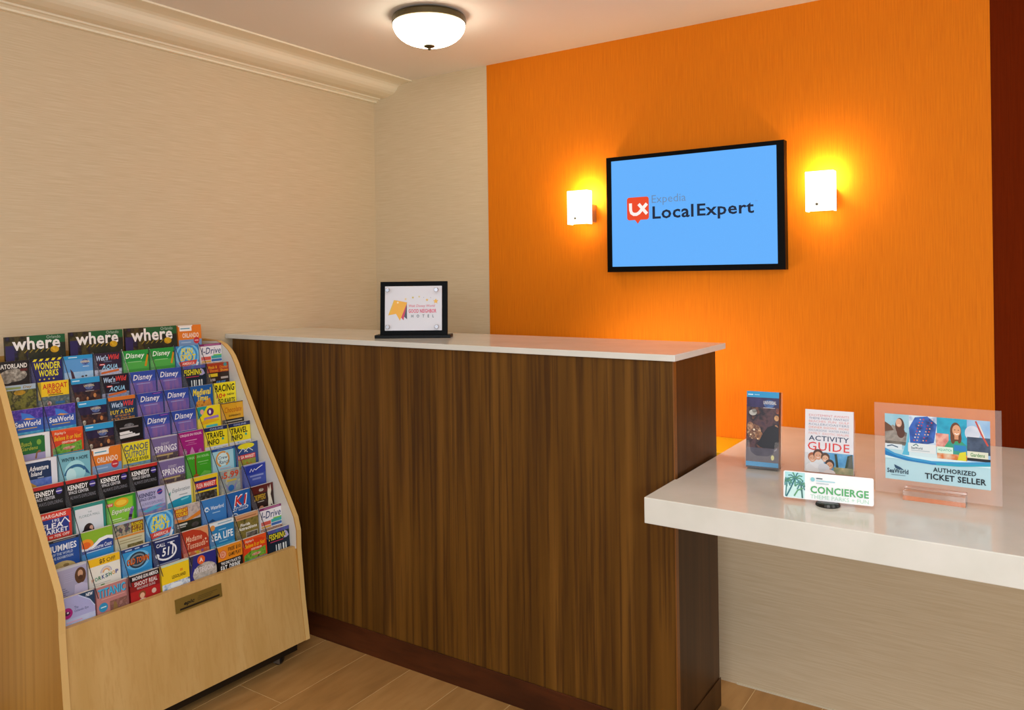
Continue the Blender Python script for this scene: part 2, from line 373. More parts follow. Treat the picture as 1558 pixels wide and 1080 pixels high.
# plaque on the front panel
pl = MB().box((-.0775, -.003, 0), (.0775, 0, .040), flat('#8a7030', .4, .45, name='brass')).build('plaque', fp)
upv = Vector((XT - XBt, 0, ZT - ZB)).normalized()
ll = .3817 - .07; tl = math.atan2(XBt - XT, ll)
po = Vector((XT, 0, ZT)) - upv * .0685
PLM = Matrix(((0, -math.cos(tl), -math.sin(tl), po.x + .0005), (1, 0, 0, -.3925), (0, -math.sin(tl), math.cos(tl), po.z), (0, 0, 0, 1)))
pl.matrix_local = PLM
a, b = put([T('epic', 17, 8.5, 40, 17.5, '#140d04', .04, .25), R(48, 8, 90, 8.8, '#4a3a14'), R(46, 11, 80, 11.8, '#4a3a14'), R(46, 14, 76, 14.8, '#4a3a14'), R(8, 19, 94, 22.5, '#241806')], .00155, .155, .04, .0031)
lp = a.build('plaque_print', fp); lp.matrix_local = PLM; lp = b.build('plaque_lettering', fp); lp.matrix_local = PLM
TILT = math.radians(5); ca, sa = math.cos(TILT), math.sin(TILT)
def row(k): return (.154 + .0415 * k, 1.0681 - .0685 * k)
PITCH, COL0 = .0952, -.7317
def slot(lx, ly, z):                                              # local frame of a leaflet whose top front edge is at (lx, ly, z)
    return RM @ Matrix(((0, -ca, -sa, lx), (1, 0, 0, ly), (0, -sa, ca, z), (0, 0, 0, 1)))
DEP = {9: .105}
for k in range(-1, 10):                                           # one plastic pocket per tier: back sheet and a bottom ledge
    lx, z = row(k) if k >= 0 else (.112, 1.139)
    L_ = DEP.get(k, .165); mb = MB()
    y0, y1 = -W + .0185, -.0195
    def q(into, up): return (lx - ca * into - sa * up, z - sa * into + ca * up)
    tp = -.012 if k >= 0 else -.075
    pts = [q(.0145, tp), q(.0160, tp), q(.0160, -L_ - .003), q(-.006 if k < 9 else -.001, -L_ - .003), q(-.006 if k < 9 else -.001, -L_ - .0008), q(.0145, -L_ - .0008)]
    mb.prism(pts, y0, y1, 1, M_pocket).build('pocket', rk)
for j in range(7):                                                # clear upright dividers between the columns
    y = COL0 + PITCH * (j + .5); a, b = row(-.1), row(9.35)
    dv = MB().prism([(a[0] - .0005, a[1]), (b[0] - .0005, b[1]), (b[0] - .03, b[1]), (a[0] - .03, a[1] - .02)], y - .0006, y + .0006, 1, M_finsheet)
    dv.prism([(a[0] + .001, a[1]), (b[0] + .001, b[1]), (b[0] - .0005, b[1]), (a[0] - .0005, a[1])], y - .0008, y + .0008, 1, M_fin).build('divider', rk)

# ------------------------------------------------------------------ leaflet covers: (label, background, elements)
W1, K1 = '#ffffff', '#0b0b0d'
def disney_blue(tagged):
    e = [R(0, 40, 100, 230, 'v:#4a4fae|#7a62a8|#94659c@70'), R(0, 30, 100, 40, '#4355b0'), T('Disney', 12, 11, 88, 38, '#f4f2f8', .015, .22), MICRO(24, 45, 78, 47.5, '#9aa2d8')]
    if tagged: e += [R(58, 3, 98, 9, '#4a2a8a'), MICRO(64, 5, 92, 7, '#b06ac8')]
    return e
disney_green = [R(0, 44, 100, 230, '#4fae4a'), T('Disney', 10, 10, 84, 35, '#f4fff4', .015, .22), MICRO(18, 42, 72, 44.5, '#9ad48e'), G([(82, 62), (90, 64), (100, 22), (94, 18)], '#d98a1c'), G([(94, 18), (100, 22), (99, 14)], '#2a1c10'),
                R(0, 70, 100, 230, '#3f9a3e')]
dark_city = [R(0, 48, 100, 230, '#140e1a|#2c1c24|#5a3428|#1a1018@50'), R(0, 20, 100, 48, '#1a1234|#2e2148@50'), R(0, 0, 100, 20, '#2b9bd4'), MICRO(5, 7, 30, 11, '#cfeefc'), O(62, 33, 15, '#28406e|#5b70a8|#b09a70@90', 11), B('UNIVERSAL', 44, 25, 80, 33, '#d8c8a0'), MICRO(48, 47, 78, 49, '#b8b0b0'), O(20, 74, 6, '#d8d2c4|#8a7a66@80', 8), O(80, 66, 5, '#b8643a|#e0a860@90', 8), O(54, 74, 4, '#a8643a|#d09860@90', 6)]
wet = [B("Wet'n", 8, 8, 50, 28, '#c4dcfa', .2), B('Wild', 52, 7, 92, 26, '#e8433f', .2), MICRO(34, 31, 64, 33, '#7a86a8'), R(18, 39, 38, 45, '#d8352c'), MICRO(21, 41, 35, 43, '#ffffff'), B('AQUA', 26, 43, 84, 63, '#9cd4f4', .3), G([(22, 70), (90, 62), (88, 70), (24, 77)], '#d86a2a')]
kennedy = [R(0, 0, 100, 11, '#c22c26'), B('KENNEDY', 6, 17, 70, 33, W1), B('SPACE CENTER', 8, 36, 72, 46, '#d8d8de'), T('ALWAYS EXPLORING', 12, 52, 94, 63, '#8a8a94'), O(85, 25, 10, '#43388c'), MICRO(76, 24, 94, 27, '#e8e0f4')]
springs = [R(0, 62, 100, 230, '#6a5a5e|#4a3c44|#9a8a6a@70'), R(0, 0, 100, 4, '#b8b4c8'), T('DISNEY', 36, 22, 68, 31, '#cfc6d8'), B('SPRINGS', 10, 33, 96, 56, '#ece8f0'), MICRO(12, 64, 80, 70, '#b8a070')]
ripley = [O(50, 90, 90, '#d9401a', 84), G([(0, 60), (30, 48), (60, 52), (94, 44), (94, 76), (0, 80)], '#3f7a2a|#7ab03a|#2a5a20@70'), O(52, 64, 20, '#d8c8b0|#c03a2a@90', 5), R(0, 79, 100, 230, '#22a0bc'), T("Ripley's", 8, 7, 44, 18, '#f4dcc0', .02, .2), B('Believe It or Not!', 6, 20, 94, 36, '#f2b81c', .2), B('ODDITORIUM', 30, 40, 76, 47, '#ffe8d8'), B("IT'S A", 30, 84, 72, 98, '#c8d820')]
funspot = [O(50, 40, 52, '#7cc4ee'), O(50, 40, 44, '#3a92d2'), O(50, 40, 36, '#84c8ee'), O(50, 40, 27, '#3a8cca'), O(50, 40, 18, '#7cc0ea'), B('FUN', 24, 10, 74, 34, '#f4e41e', .1), B('SPOT', 18, 35, 86, 60, '#f0dc1a', .1), G([(10, 64), (92, 58), (84, 76), (18, 84)], '#d84a44'), B('AMERICA', 24, 66, 78, 77, '#ffd8cc', .2), G([(78, 90), (92, 66), (98, 70), (88, 94)], '#e8eef4')]
idrive = [R(0, 0, 100, 9, '#7c2160'), MICRO(20, 3, 92, 6, '#c87aa8'), T('I-Drive', 6, 15, 96, 42, '#2a3a70', .01, .25), R(4, 52, 48, 66, '#d65a4c'), R(50, 50, 98, 62, '#36a6a0'), R(50, 64, 98, 74, '#3a6ab0'), R(4, 68, 48, 76, '#e0a848'), R(60, 45, 98, 50, '#7cc04a'), R(0, 78, 100, 230, '#5a4a5a|#c89a7a|#3a4a6a@70')]
fishing = [R(0, 0, 100, 13, '#2a5a98|#5a4a9a|#2a80a8@60'), B('FISHING', 5, 15, 86, 38, '#e6da2a', .15), G([(76, 12), (90, 20), (97, 36), (84, 42), (70, 40), (84, 32)], '#a8a4d0'), MICRO(10, 43, 70, 46, '#b83a5a')] + [R(x, 58, x + w_, 230, '#dfe8ea') for x, w_ in ((34, 4), (45, 6), (55, 3), (66, 7), (78, 5))]
travel = [R(0, 0, 100, 15, '#1c2a58'), B('ONLINE', 24, 3.5, 82, 12, '#9aa6d0'), B('TRAVEL', 10, 20, 86, 43, '#15200f'), B('INFO', 10, 47, 62, 68, '#15200f'), O(78, 50, 5, '#2aa294'), R(0, 73, 100, 230, '#dcdce2'), B('Tours', 36, 78, 70, 89, '#3aa8dc', .1), MICRO(74, 80, 94, 85, '#a8a8b4')]
def seaworld(): return [R(0, 0, 100, 34, '#3a2488|#4a34a4|#7a5ac0@120'), R(0, 58, 100, 76, '#2f62b8'), R(0, 74, 100, 230, '#2a92c4|#6ac0e0@60'), G([(34, 10), (60, 18), (78, 34), (50, 30), (36, 32)], '#3a7ad8'), G([(40, 33), (50, 29), (78, 35), (56, 36)], '#e8a04a'), B('SeaWorld', 14, 39, 92, 57, '#f2f4fc'), MICRO(22, 62, 80, 65, '#d0a858')]
where = [R(0, 0, 36, 200, '#2a2412|#4a4218|#15120c|#2c2450@30'), R(36, 0, 100, 15, '#115a2c'), R(36, 15, 100, 200, '#0d1a12|#1c2414|#3a3416@30'), R(0, 16, 14, 200, '#2a2358'), B('where', 11, 2, 91, 25, '#f4efec'), T('Orlando', 68, 1.2, 92, 7, '#b8c8b8'), O(81, 27, 7.5, '#e0b41c|#b8860c@90', 6)] + [S([(30 + 9 * i, 30), (36 + 9 * i, 24)], 1.4, '#9a8428') for i in range(5)]
orlando = [R(56, 0, 100, 56, '#e57d20'), R(0, 0, 62, 5, '#f0e4dc'), R(6, 5, 58, 23, '#f4f2ee'), MICRO(10, 11, 50, 15, '#4a9ab8'), B('ORLANDO', 17, 31, 88, 50, '#f8e2d0'), R(0, 57, 100, 230, '#7a9cc8'), R(10, 66, 52, 70, '#a8c0dc'), O(77, 62, 13, '#c8303a'), MICRO(69, 60, 85, 64, '#f0b8b8')]
florida_best = [R(0, 0, 56, 42, '#6a5a44|#b8a890|#2a4a4a|#8a4a6a@70'), R(56, 6, 98, 42, '#7a4a20'), R(0, 0, 100, 6, '#a8b8d0'), B('FLORIDA', 58, 10, 96, 20, '#e8d41c'), B('AT ITS', 60, 22, 94, 31, '#e8c81c'), B('BEST', 60, 33, 94, 42, '#e8c81c'), R(0, 44, 100, 50, '#d88a3a'), MICRO(14, 58, 90, 61, '#a89a70'), MICRO(14, 66, 88, 69, '#a89a70'), R(40, 76, 94, 86, '#5a4a2a|#a89a5a@90')]
flea_y = [R(4, 14, 94, 22, '#2a2a6a'), R(6, 22, 92, 44, '#d22e2c'), B('FLEA MARKET', 10, 25, 88, 41, '#f4dcd0', .05), R(4, 44, 94, 52, '#2a2a6a'), R(4, 58, 92, 230, '#1a1410|#3a342c|#8a8a86@55')]
COV = {
 'gator': ('black leaflet showing pale alligators, at the left end of the top tier', '#1a110e', [B('GATORLAND', 2, 9, 94, 25, '#f0ece4'), O(50, 48, 42, '#d2cabc|#8c8478|#4a4038@70', 22), O(30, 60, 18, '#b8b0a2|#6a6258@70', 14), R(0, 76, 100, 230, '#241812|#3a2a20@60'), MICRO(72, 28, 94, 36, '#5a1c14')]),
 'wonder': ('navy leaflet with yellow bubble lettering under a hazard-stripe edge', '#272466', [R(0, 0, 100, 9, '#15132e')] + [G([(4 + 20 * i, 9), (14 + 20 * i, 9), (20 + 20 * i, 1), (10 + 20 * i, 1)], '#f0dc28') for i in range(5)] + [B('WONDER', 8, 14, 94, 38, '#f2e524', .05), B('WORKS', 22, 40, 86, 63, '#f2e524', .05)] + [O(24 + 15 * i, 72, 3.4, '#e0c834', n=5) for i in range(4)]),
 'sky': ('pale sky-blue leaflet with a globe logo and turquoise top band', '#5d9fdc', [R(0, 0, 100, 13, '#2097d4'), MICRO(16, 5, 46, 8, '#d8f0fc'), O(73, 25, 13, '#2a3a78|#5a74b8|#a88a60@90', 11), B('UNIVERSAL', 57, 20, 90, 28, '#e8dcb0'), R(0, 58, 100, 230, '#8fbfe8|#b8d8f0@40'), G([(26, 90), (20, 46), (30, 58), (38, 88)], '#4a2a3a'), MICRO(64, 40, 86, 42, '#d8ecfa'), O(62, 76, 5, '#5a4a48', 3), O(74, 75, 4, '#3a3a48', 3)]),
 'wet1': ('dark purple slide-park leaflet in the top tier, right of the sky-blue leaflet', '#2c1f38', [R(0, 60, 100, 230, '#8a94c0|#c8cce0|#4a4468@50')] + wet),
 'wet2': ('dark slide-park leaflet in the second tier, below its purple twin', '#171226', [R(0, 66, 100, 230, '#5a6a9a|#98a4c4|#2a2848@50')] + wet),
 'wet3': ('navy leaflet with an orange top strip offering a free day', '#1c3858', [R(0, 0, 100, 13, '#d8762a')] + [B("Wet'n", 12, 19, 52, 38, '#c4dcfa', .2), B('Wild', 54, 17, 92, 36, '#e8433f', .2), MICRO(38, 41, 66, 43, '#7a96b8'), B('BUY A DAY', 6, 47, 94, 62, '#e6c628', .05), B('GET THE REST OF', 22, 65, 78, 72, '#d8902a'), B('YOUR STAY FREE', 8, 75, 94, 86, '#d8902a')]),
 'dgreen': (None, '#22993c', disney_green), 'dblue': (None, '#2f4ca8', disney_blue(0)), 'dpurple': (None, '#3048a4', disney_blue(1)),
 'fun': (None, '#2f86c8', funspot), 'idrive': (None, '#ece8ee', idrive), 'fish': (None, '#0f2234', fishing), 'city': (None, '#1c1330', dark_city),
 'ever': ('olive swamp-photo leaflet with a pale blue heading strip', '#5a5a20|#7e7a2e|#2f3012|#a89a5a@45', [R(0, 0, 100, 17, '#a8bccc'), B('Day', 60, 4, 88, 15, '#9a7a2a', .2), MICRO(4, 6, 54, 13, '#8a9a5a'), O(50, 26, 18, '#c89a1c|#8a6a14@90', 8)]),
 'airboat': ('yellow leaflet with two red words, over a grey water photo', '#7a8a8c|#4a5a5c|#a8a490@45', [R(0, 0, 10, 60, '#b49c24'), R(10, 0, 100, 50, '#f2ca1c'), B('AIRBOAT', 15, 7, 95, 25, '#c8221c'), B('RIDES', 30, 26, 74, 42, '#c8221c'), MICRO(32, 44, 80, 47, '#6a4a14'), O(34, 74, 7, '#d8d0c8|#8a2a20@90', 8), R(54, 70, 84, 78, '#2a6aa0')]),
 'shows': ('brown leaflet with a red top and a small yellow tag', '#2b1a13', [R(0, 0, 100, 38, '#a8391e'), O(84, 9, 8, '#4a8a8a'), B('Meals &', 6, 10, 46, 22, '#e8a428'), B('Shows', 12, 24, 50, 36, '#e0862a'), B('Dinner', 58, 12, 96, 23, '#e0862a'), B('Shows', 60, 25, 96, 36, '#e8a428'), R(6, 42, 46, 55, '#e0c22a'), MICRO(12, 62, 34, 72, '#a89a94'), MICRO(60, 58, 94, 66, '#b8aaa4'), B('FREE', 36, 74, 82, 86, '#4a8ad0', .2)]),
 'sea': (None, '#3a58b0', seaworld()),
 'medieval': ('blue leaflet with golden script above orange knights', '#1e5ca4', [G([(20, 90), (26, 62), (44, 54), (60, 64), (86, 52), (94, 90)], '#c8641e|#e0a03a|#8a2a1c@80'), T('Medieval', 12, 12, 92, 38, '#f0d848', .03, .2), T('Times', 30, 38, 78, 60, '#f0d848', .03, .2), R(0, 86, 100, 230, '#1a4a84')]),
 'racing': ('bright yellow leaflet with slanted black racing lettering', '#f0e020', [B('RACING', 4, 8, 94, 36, '#141210', .15), B('10+', 8, 42, 52, 62, '#d83a20', .1), B('NEW', 58, 46, 92, 54, '#3a3420'), B('GO KARTS', 14, 64, 92, 84, '#35301c', .2)]),
 'garden': ('white leaflet with a rounded green picture and pale script', '#e8e8ec', [R(0, 9, 84, 62, '#1f6c2c'), R(4, 7, 78, 9.2, '#1f6c2c'), T('Busch', 12, 22, 44, 36, '#a8b83a', .02, .2), T('Gardens', 12, 38, 62, 50, '#a8b83a', .02, .2), O(66, 28, 7, '#7aa83a', 9), R(0, 62, 84, 230, '#a39ac4'), S([(54, 80), (58, 62), (64, 58)], 5, '#8a6238'), O(66, 58, 5, '#8a6238', 4)]),
 'ripley': (None, '#e8541e', ripley),
 'dining': ('black leaflet with jagged white lettering and a dark red foot', '#0d0b0d', [O(50, 24, 18, '#8a8a8e|#2a2a2e@120', 8), R(16, 28, 84, 33, '#8a8688'), G([(14, 44), (50, 42), (52, 48), (60, 47), (62, 52), (16, 54)], '#eceaea'), G([(14, 56), (70, 53), (71, 58), (88, 57), (86, 64), (14, 67)], '#e4e2e2'), R(0, 78, 100, 230, '#501a1c')]),
 'bird': ('yellow leaflet with a teal corner and purple round emblem', '#f0da20', [G([(0, 0), (44, 0), (18, 34), (0, 48)], '#1f9a94'), O(20, 20, 8, '#e8a89a', 10), O(56, 24, 15, '#5a2a78'), O(54, 24, 5, '#f0e8f4', 8), G([(28, 44), (90, 40), (92, 50), (26, 54)], '#a07ac0'), G([(10, 60), (40, 50), (92, 56), (92, 62), (20, 70)], '#e8b020'), R(34, 74, 84, 84, '#4ac0c8')]),
 'gold': ('amber leaflet with brown script over a dark foot', '#dca324', [R(0, 0, 100, 3, '#4a3414'), T('Chocolate', 14, 18, 92, 40, '#bc6414', .01, .25), B('EXPERIENCE', 32, 50, 86, 57, '#43301a'), R(0, 66, 100, 230, '#2b231c'), MICRO(14, 72, 92, 77, '#b0a898'), MICRO(22, 82, 92, 86, '#989088')]),
 'island': ('white leaflet with a navy picture of sea, cloud and sand', '#e6e6ee', [R(0, 9, 82, 60, '#15305a'), R(4, 7, 76, 9.2, '#15305a'), B('Adventure', 16, 18, 74, 34, '#f4f6fa', .2), B('Island', 20, 36, 54, 50, '#f4f6fa', .2), MICRO(40, 56, 58, 58, '#c8d0e0'), R(0, 60, 82, 230, '#3a5cba|#7a94d8@50'), G([(0, 62), (16, 66), (34, 80), (44, 96), (0, 96)], '#d0a040')]),
 'winter': ('aqua leaflet showing a leaping dolphin', '#7cbccc', [O(50, 60, 34, '#a8e0e8', 36), ARC(52, 76, 34, 190, 330, 9, '#2f6a94'), G([(78, 44), (92, 66), (98, 78), (84, 70)], '#2a5a88'), B('WINTER + HOPE', 8, 12, 92, 24, '#15363e'), O(36, 72, 16, '#c8f0f4', 24)]),
 'orl': (None, '#e57d20', orlando),
 'canoe': ('yellow leaflet with grey-blue block lettering over a river photo', '#ead924', [B('CANOE', 6, 8, 94, 30, '#59636c', .05), B('OUTPOST', 8, 32, 92, 54, '#62707a', .05), B('PEACE RIVER', 16, 56, 94, 68, '#55522a', .15), R(0, 72, 100, 230, '#4a84a8|#7aa0b8|#5a7a4a@40'), R(10, 80, 60, 92, '#6a7a2a|#c8b070|#8a3a2a@90')]),
 'springs': (None, '#78689a', springs),
 'cpurple': ('magenta leaflet with pale figures along its foot', '#a41e7c', [B('CIRQUE DU SOLEIL', 4, 8, 94, 18, '#ecd0e0'), MICRO(24, 32, 72, 35, '#d89ac0'), MICRO(36, 41, 62, 43, '#c878aa'), MICRO(26, 48, 70, 50, '#c878aa'), G([(36, 90), (44, 70), (50, 58), (56, 70), (64, 90)], '#d48abc'), G([(72, 90), (78, 74), (86, 70), (92, 90)], '#c470aa'), O(20, 74, 8, '#ccb0c0|#6a3a5a@90', 12)]),
 'travel': (None, '#f0dc20', travel), 'kennedy': (None, '#0b0b0e', kennedy),
 'cgreen': ('green leaflet split by a thin red-brown upright line', '#3da022', [B('CIRQUE DU SOLEIL', 4, 9, 94, 19, '#a8d898'), S([(38, 4), (36, 40), (38, 80)], 6, '#7a3a1c'), MICRO(46, 32, 90, 35, '#8acc7a'), MICRO(54, 42, 84, 44, '#7cc06c'), O(36, 82, 10, '#a8581c', 8), G([(50, 84), (70, 68), (96, 74), (96, 96), (50, 96)], '#6ab84a')]),
 'crew': ('pale aqua leaflet with a navy top band and orange wreath', '#a2d4e4', [R(0, 0, 100, 10, '#204a94'), MICRO(24, 4, 88, 6, '#7a9ac8'), O(44, 42, 26, '#cfe8ec'), ARC(44, 42, 27, 110, 300, 7, '#d89a50'), ARC(44, 42, 27, -50, 60, 7, '#d89a50'), T('Crew', 24, 30, 66, 42, '#2a4a6a', .01, .2), T('Ranch', 28, 46, 72, 60, '#2a4a6a', .01, .2), MICRO(30, 76, 76, 79, '#c8a8b0'), R(92, 10, 100, 230, '#3a8aa8')]),
 'fleab': ('navy leaflet with a yellow arch, white roofs and red word band', '#2b4a88', [O(46, 12, 38, '#e4da28', 11), S([(10, 36), (30, 20), (52, 36)], 3, '#dfe4e8'), S([(36, 34), (56, 20), (76, 34)], 3, '#dfe4e8'), R(6, 44, 86, 62, '#cc3030'), B('FLEA MARKET', 9, 47, 83, 59, '#f6e4dc', .05), R(6, 63, 86, 230, '#b8a83a|#8a9a3a|#c8602a@60')]),
 '192': ('red leaflet with a navy block and market arrow', '#d83a2c', [B('BARGAINS', 12, 6, 84, 17, '#fbe4dc', .05), R(4, 21, 92, 68, '#25398c'), B('192', 42, 23, 64, 32, '#e8e8f4'), B('FLEA', 10, 34, 74, 51, '#f4f4fc'), B('MARKET', 8, 53, 88, 67, '#f4f4fc'), S([(66, 42), (80, 24), (94, 42)], 4, '#f4f4fc'), B('10% to 70% OFF', 8, 71, 92, 80, '#fbe4dc', .05), R(0, 84, 100, 230, '#3a4a44|#8a9a90|#1c2420@70')]),
 'mall': ('white leaflet framed in teal with a dark-haired woman at its foot', '#2c8a80', [R(4, 11, 92, 230, '#dfe4ea'), T('THE', 44, 24, 56, 29, '#6a8a8c'), T('FLORIDA MALL', 16, 33, 82, 41, '#7a9498'), O(44, 84, 17, '#2a1a18', 22), O(52, 78, 6, '#d8a890', 8), O(38, 98, 22, '#241a1c', 20)]),
 'crayon': ('bright green leaflet with a yellow oval and a violet crayon', '#57b42c', [R(0, 0, 100, 6, '#2a8a2a'), R(92, 0, 100, 230, '#2f8c2a'), R(6, 8, 88, 230, '#86c83a'), R(0, 18, 22, 29, '#d8443c'), B('NEW', 3, 20, 20, 27, '#ffe8e0', .2), O(50, 22, 25, '#e6a81c', 15), O(50, 22, 18, '#f2cc40', 9), B('Experience', 16, 42, 92, 62, '#5a6a4a', .35), B('Experience', 15, 41, 91, 61, '#e4ecd0', .35), MICRO(16, 72, 48, 75, '#dfeec0'), MICRO(16, 79, 60, 81, '#dfeec0'), S([(74, 92), (80, 66), (86, 50)], 11, '#7a5aa0'), S([(77, 78), (79.5, 68)], 11.4, '#2a2038'), S([(85, 52), (88, 44)], 7, '#9a7ac0')]),
 'klight': ('lilac leaflet with navy lettering above a rocket-coast photo', '#b7b4da', [B('KENNEDY', 6, 11, 66, 25, '#2c2c60'), B('SPACE CENTER', 8, 28, 66, 37, '#3a3a6c'), T('ALWAYS EXPLORING', 14, 44, 92, 54, '#7a7aa4'), O(81, 17, 10, '#3a3c94'), S([(71, 20), (91, 15)], 2, '#d85a5a'), R(0, 60, 100, 230, '#4a6ab0|#8a86b8|#d09a78@40'), G([(14, 72), (56, 60), (96, 56), (60, 66), (96, 70), (30, 78)], '#5ab0d0'), R(0, 84, 46, 90, '#c8845a')]),
 'explore': ('white leaflet with grey script and a turquoise boat', '#e2e6ea', [T('Exploration', 20, 20, 88, 38, '#66727c', 0, .3), MICRO(46, 45, 78, 48, '#9aa4ac'), G([(6, 34), (14, 28), (12, 44)], '#4ab0a8'), R(93, 0, 100, 230, '#d2c858'), G([(0, 68), (26, 60), (60, 55), (92, 56), (92, 84), (12, 96), (0, 92)], '#1c97b8'), G([(50, 62), (84, 58), (80, 64), (54, 67)], '#7ad0e0')]),
 'fleay': ('yellow-framed leaflet with a red word band over a dark photo', '#e6c624', flea_y),
 '599': ('narrow grey-green leaflet with a big red price', '#a4ac9c|#8a98a0|#c4c0a0@45', [B('$', 2, 20, 12, 36, '#c4562a'), B('5.99', 14, 8, 94, 38, '#cc4620', .05), MICRO(30, 45, 80, 54, '#c8b04a'), G([(20, 58), (50, 92), (84, 56), (70, 96), (34, 96)], '#8a86b0'), O(50, 84, 16, '#2a6ab0', 14)]),
 'nautic': ('plain royal-blue leaflet with white scrollwork heading', '#3b4ea6', [R(10, 4, 100, 40, '#2438a0'), R(0, 0, 100, 4, '#8a92cc'), S([(26, 30), (34, 18), (40, 30), (48, 20), (54, 26), (64, 20), (86, 12)], 3, '#e4e4f4'), MICRO(26, 44, 88, 50, '#8a94cc'), MICRO(36, 56, 76, 63, '#7a86c4')]),
 'mummy': ('blue leaflet with white serifs above a tan skull', '#1c4c9c', [R(0, 0, 100, 7, '#1a1c24'), MICRO(24, 3, 90, 5, '#8a8a90'), B('MUMMIES', 4, 16, 92, 36, '#f0f2fa'), B('OF THE WORLD', 18, 40, 80, 48, '#b8c8e4'), B('THE EXHIBITION', 14, 52, 80, 60, '#b8c8e4'), O(48, 96, 42, '#d4bc7c|#a89058@50', 28), O(58, 82, 9, '#8a7444', 5)]),
 'coast': ('green and blue leaflet with an orange sun and white wave', '#2c88c8', [R(0, 0, 100, 40, '#8ab62c'), O(14, 42, 24, '#f09a28', 20), G([(0, 58), (0, 50), (30, 50), (56, 30), (80, 26), (100, 30), (100, 42), (84, 36), (62, 40), (36, 56)], '#f2f2f4'), G([(0, 58), (36, 56), (62, 40), (84, 36), (100, 42), (100, 64), (0, 68)], '#27428e'), T('The Melbourne Coast', 6, 47, 95, 60, '#e8ecf8', .015, .2), MICRO(14, 64, 92, 67, '#b0cce8'), O(14, 42, 14, '#e8681e', 11)]),
 'best': ('cream-footed leaflet with yellow words beside a crowd photo', '#d0c8a4', florida_best),
 'swamp': ('leaflet with yellow heading over an orange wave and dark foot', '#a89a98|#c8b8b0|#6a6470@45', [R(0, 6, 52, 36, '#b8542a'), B('AIRBOAT', 5, 8, 50, 20, '#f0d02a', .1), B('TOURS', 5, 22, 50, 34, '#f0d02a', .1), G([(0, 40), (40, 50), (70, 40), (100, 28), (100, 44), (60, 54), (0, 56)], '#d8802a'), R(0, 54, 100, 230, '#1c2418|#2c3020|#10140e@45'), MICRO(8, 60, 46, 66, '#d0d0c8'), MICRO(8, 69, 40, 73, '#b0b0a8'), O(76, 74, 14, '#5a5450|#2a2624@80', 9)]),
 'water': ('plain mid-blue leaflet with a white swirl beside its name', '#3b7ec4', [ARC(20, 36, 7, 40, 330, 4, '#e4f0fa'), ARC(20, 42, 10, 200, 350, 2.5, '#e4f0fa'), T('Waterford', 36, 28, 90, 42, '#e8f2fa', .015, .1), MICRO(42, 52, 74, 55, '#a8cce8'), G([(20, 84), (40, 74), (54, 84)], '#2a4a78')]),
 'k1': ('blue leaflet with slanted red initials outlined in white', '#1f60aa', [B('K1', 26, 14, 88, 56, '#f0f2f8', .25), B('K1', 30, 18, 84, 52, '#d32a22', .25), B('SPEED', 20, 58, 88, 71, '#e8eef8', .3), B('SPEED', 23, 60, 85, 69, '#2a4a8a', .3), O(28, 92, 15, '#dce6f2'), O(28, 92, 11, '#2a5aa0')]),
 'horse': ('dark brown leaflet with gold heading and a pale horse', '#2a120f', [R(0, 0, 100, 30, '#5a1a16'), O(44, 18, 11, '#d8d0c0|#6a5a4a@120', 6), B('SKIPPERS', 10, 34, 62, 56, '#caa02c', .05), MICRO(24, 60, 54, 63, '#b8b0a4'), G([(70, 96), (74, 60), (72, 34), (76, 8), (80, 24), (88, 4), (90, 30), (86, 44), (96, 92), (86, 80), (80, 96)], '#dcd4c2'), O(40, 92, 12, '#c88a6a', 14)]),
 'jesus': ('lilac-grey leaflet with a bearded long-haired man and script lines', '#aaa6c4', [R(0, 0, 100, 6, '#c4c4cc'), O(80, 36, 17, '#5a3a22', 25), O(80, 30, 8, '#c89a7a', 11), O(80, 42, 7, '#4a2c1a', 7), G([(58, 92), (62, 60), (84, 58), (100, 66), (100, 96)], '#c4bcd8'), S([(6, 50), (12, 30), (16, 20), (12, 40)], 2, '#8a6a3a')] + [MICRO(8, 62 + 6 * i, 34 + 5 * (i % 3), 63.5 + 6 * i, '#6a6484') for i in range(5)] + [MICRO(30, 20 + 6 * i, 58, 21 + 6 * i, '#c0bcd4') for i in range(5)]),
 'work': ('white leaflet with yellow coupon band and rainbow-coloured letters', '#ece8dc', [R(0, 0, 100, 24, '#ecbc1c'), B('$5', 34, 6, 52, 21, '#4c3a10'), T('Off!', 57, 7, 85, 20, '#4c3a10', .01), ARC(54, 50, 17, 180, 360, 2, '#a8a4c8'), ARC(54, 50, 13, 180, 360, 2, '#d8b0a8'), ARC(54, 50, 9, 180, 360, 3, '#e09a3a')] + [B(ch, 6 + 11 * i, 60 - 1.2 * i, 15 + 11 * i, 72 - 1.2 * i, cc) for i, (ch, cc) in enumerate(zip('WORKSHOP', ('#d87a2a', '#2a8a6a', '#2a7a4a', '#3a4a8a', '#2a6a7a', '#3a8a4a', '#d8a02a', '#3a3a8a')))] + [R(10, 79, 66, 79.8, '#8a8a84'), R(10, 90, 66, 90.8, '#8a8a84'), R(34, 84, 46, 87, '#4a8a3a')]),
 'old': ('sky-blue leaflet with a dark oval badge and orange lettering', '#2e92d2', [R(0, 0, 100, 11, '#1f3a78'), MICRO(12, 4, 34, 8, '#a8c0e0'), MICRO(44, 4, 60, 8, '#a8c0e0'), MICRO(72, 4, 92, 8, '#a8c0e0'), O(52, 44, 42, '#6ab8e8', 30), O(52, 44, 31, '#2a3a4a', 26), O(52, 44, 25, '#7a8a94', 20), O(52, 44, 20, '#2c3c4c', 15), B('OLD TOWN', 14, 34, 92, 56, '#3a1c10', .15), B('OLD TOWN', 16, 35, 90, 54, '#e8701c', .15), R(0, 84, 100, 230, '#4aa8e0|#8accf0@40')]),
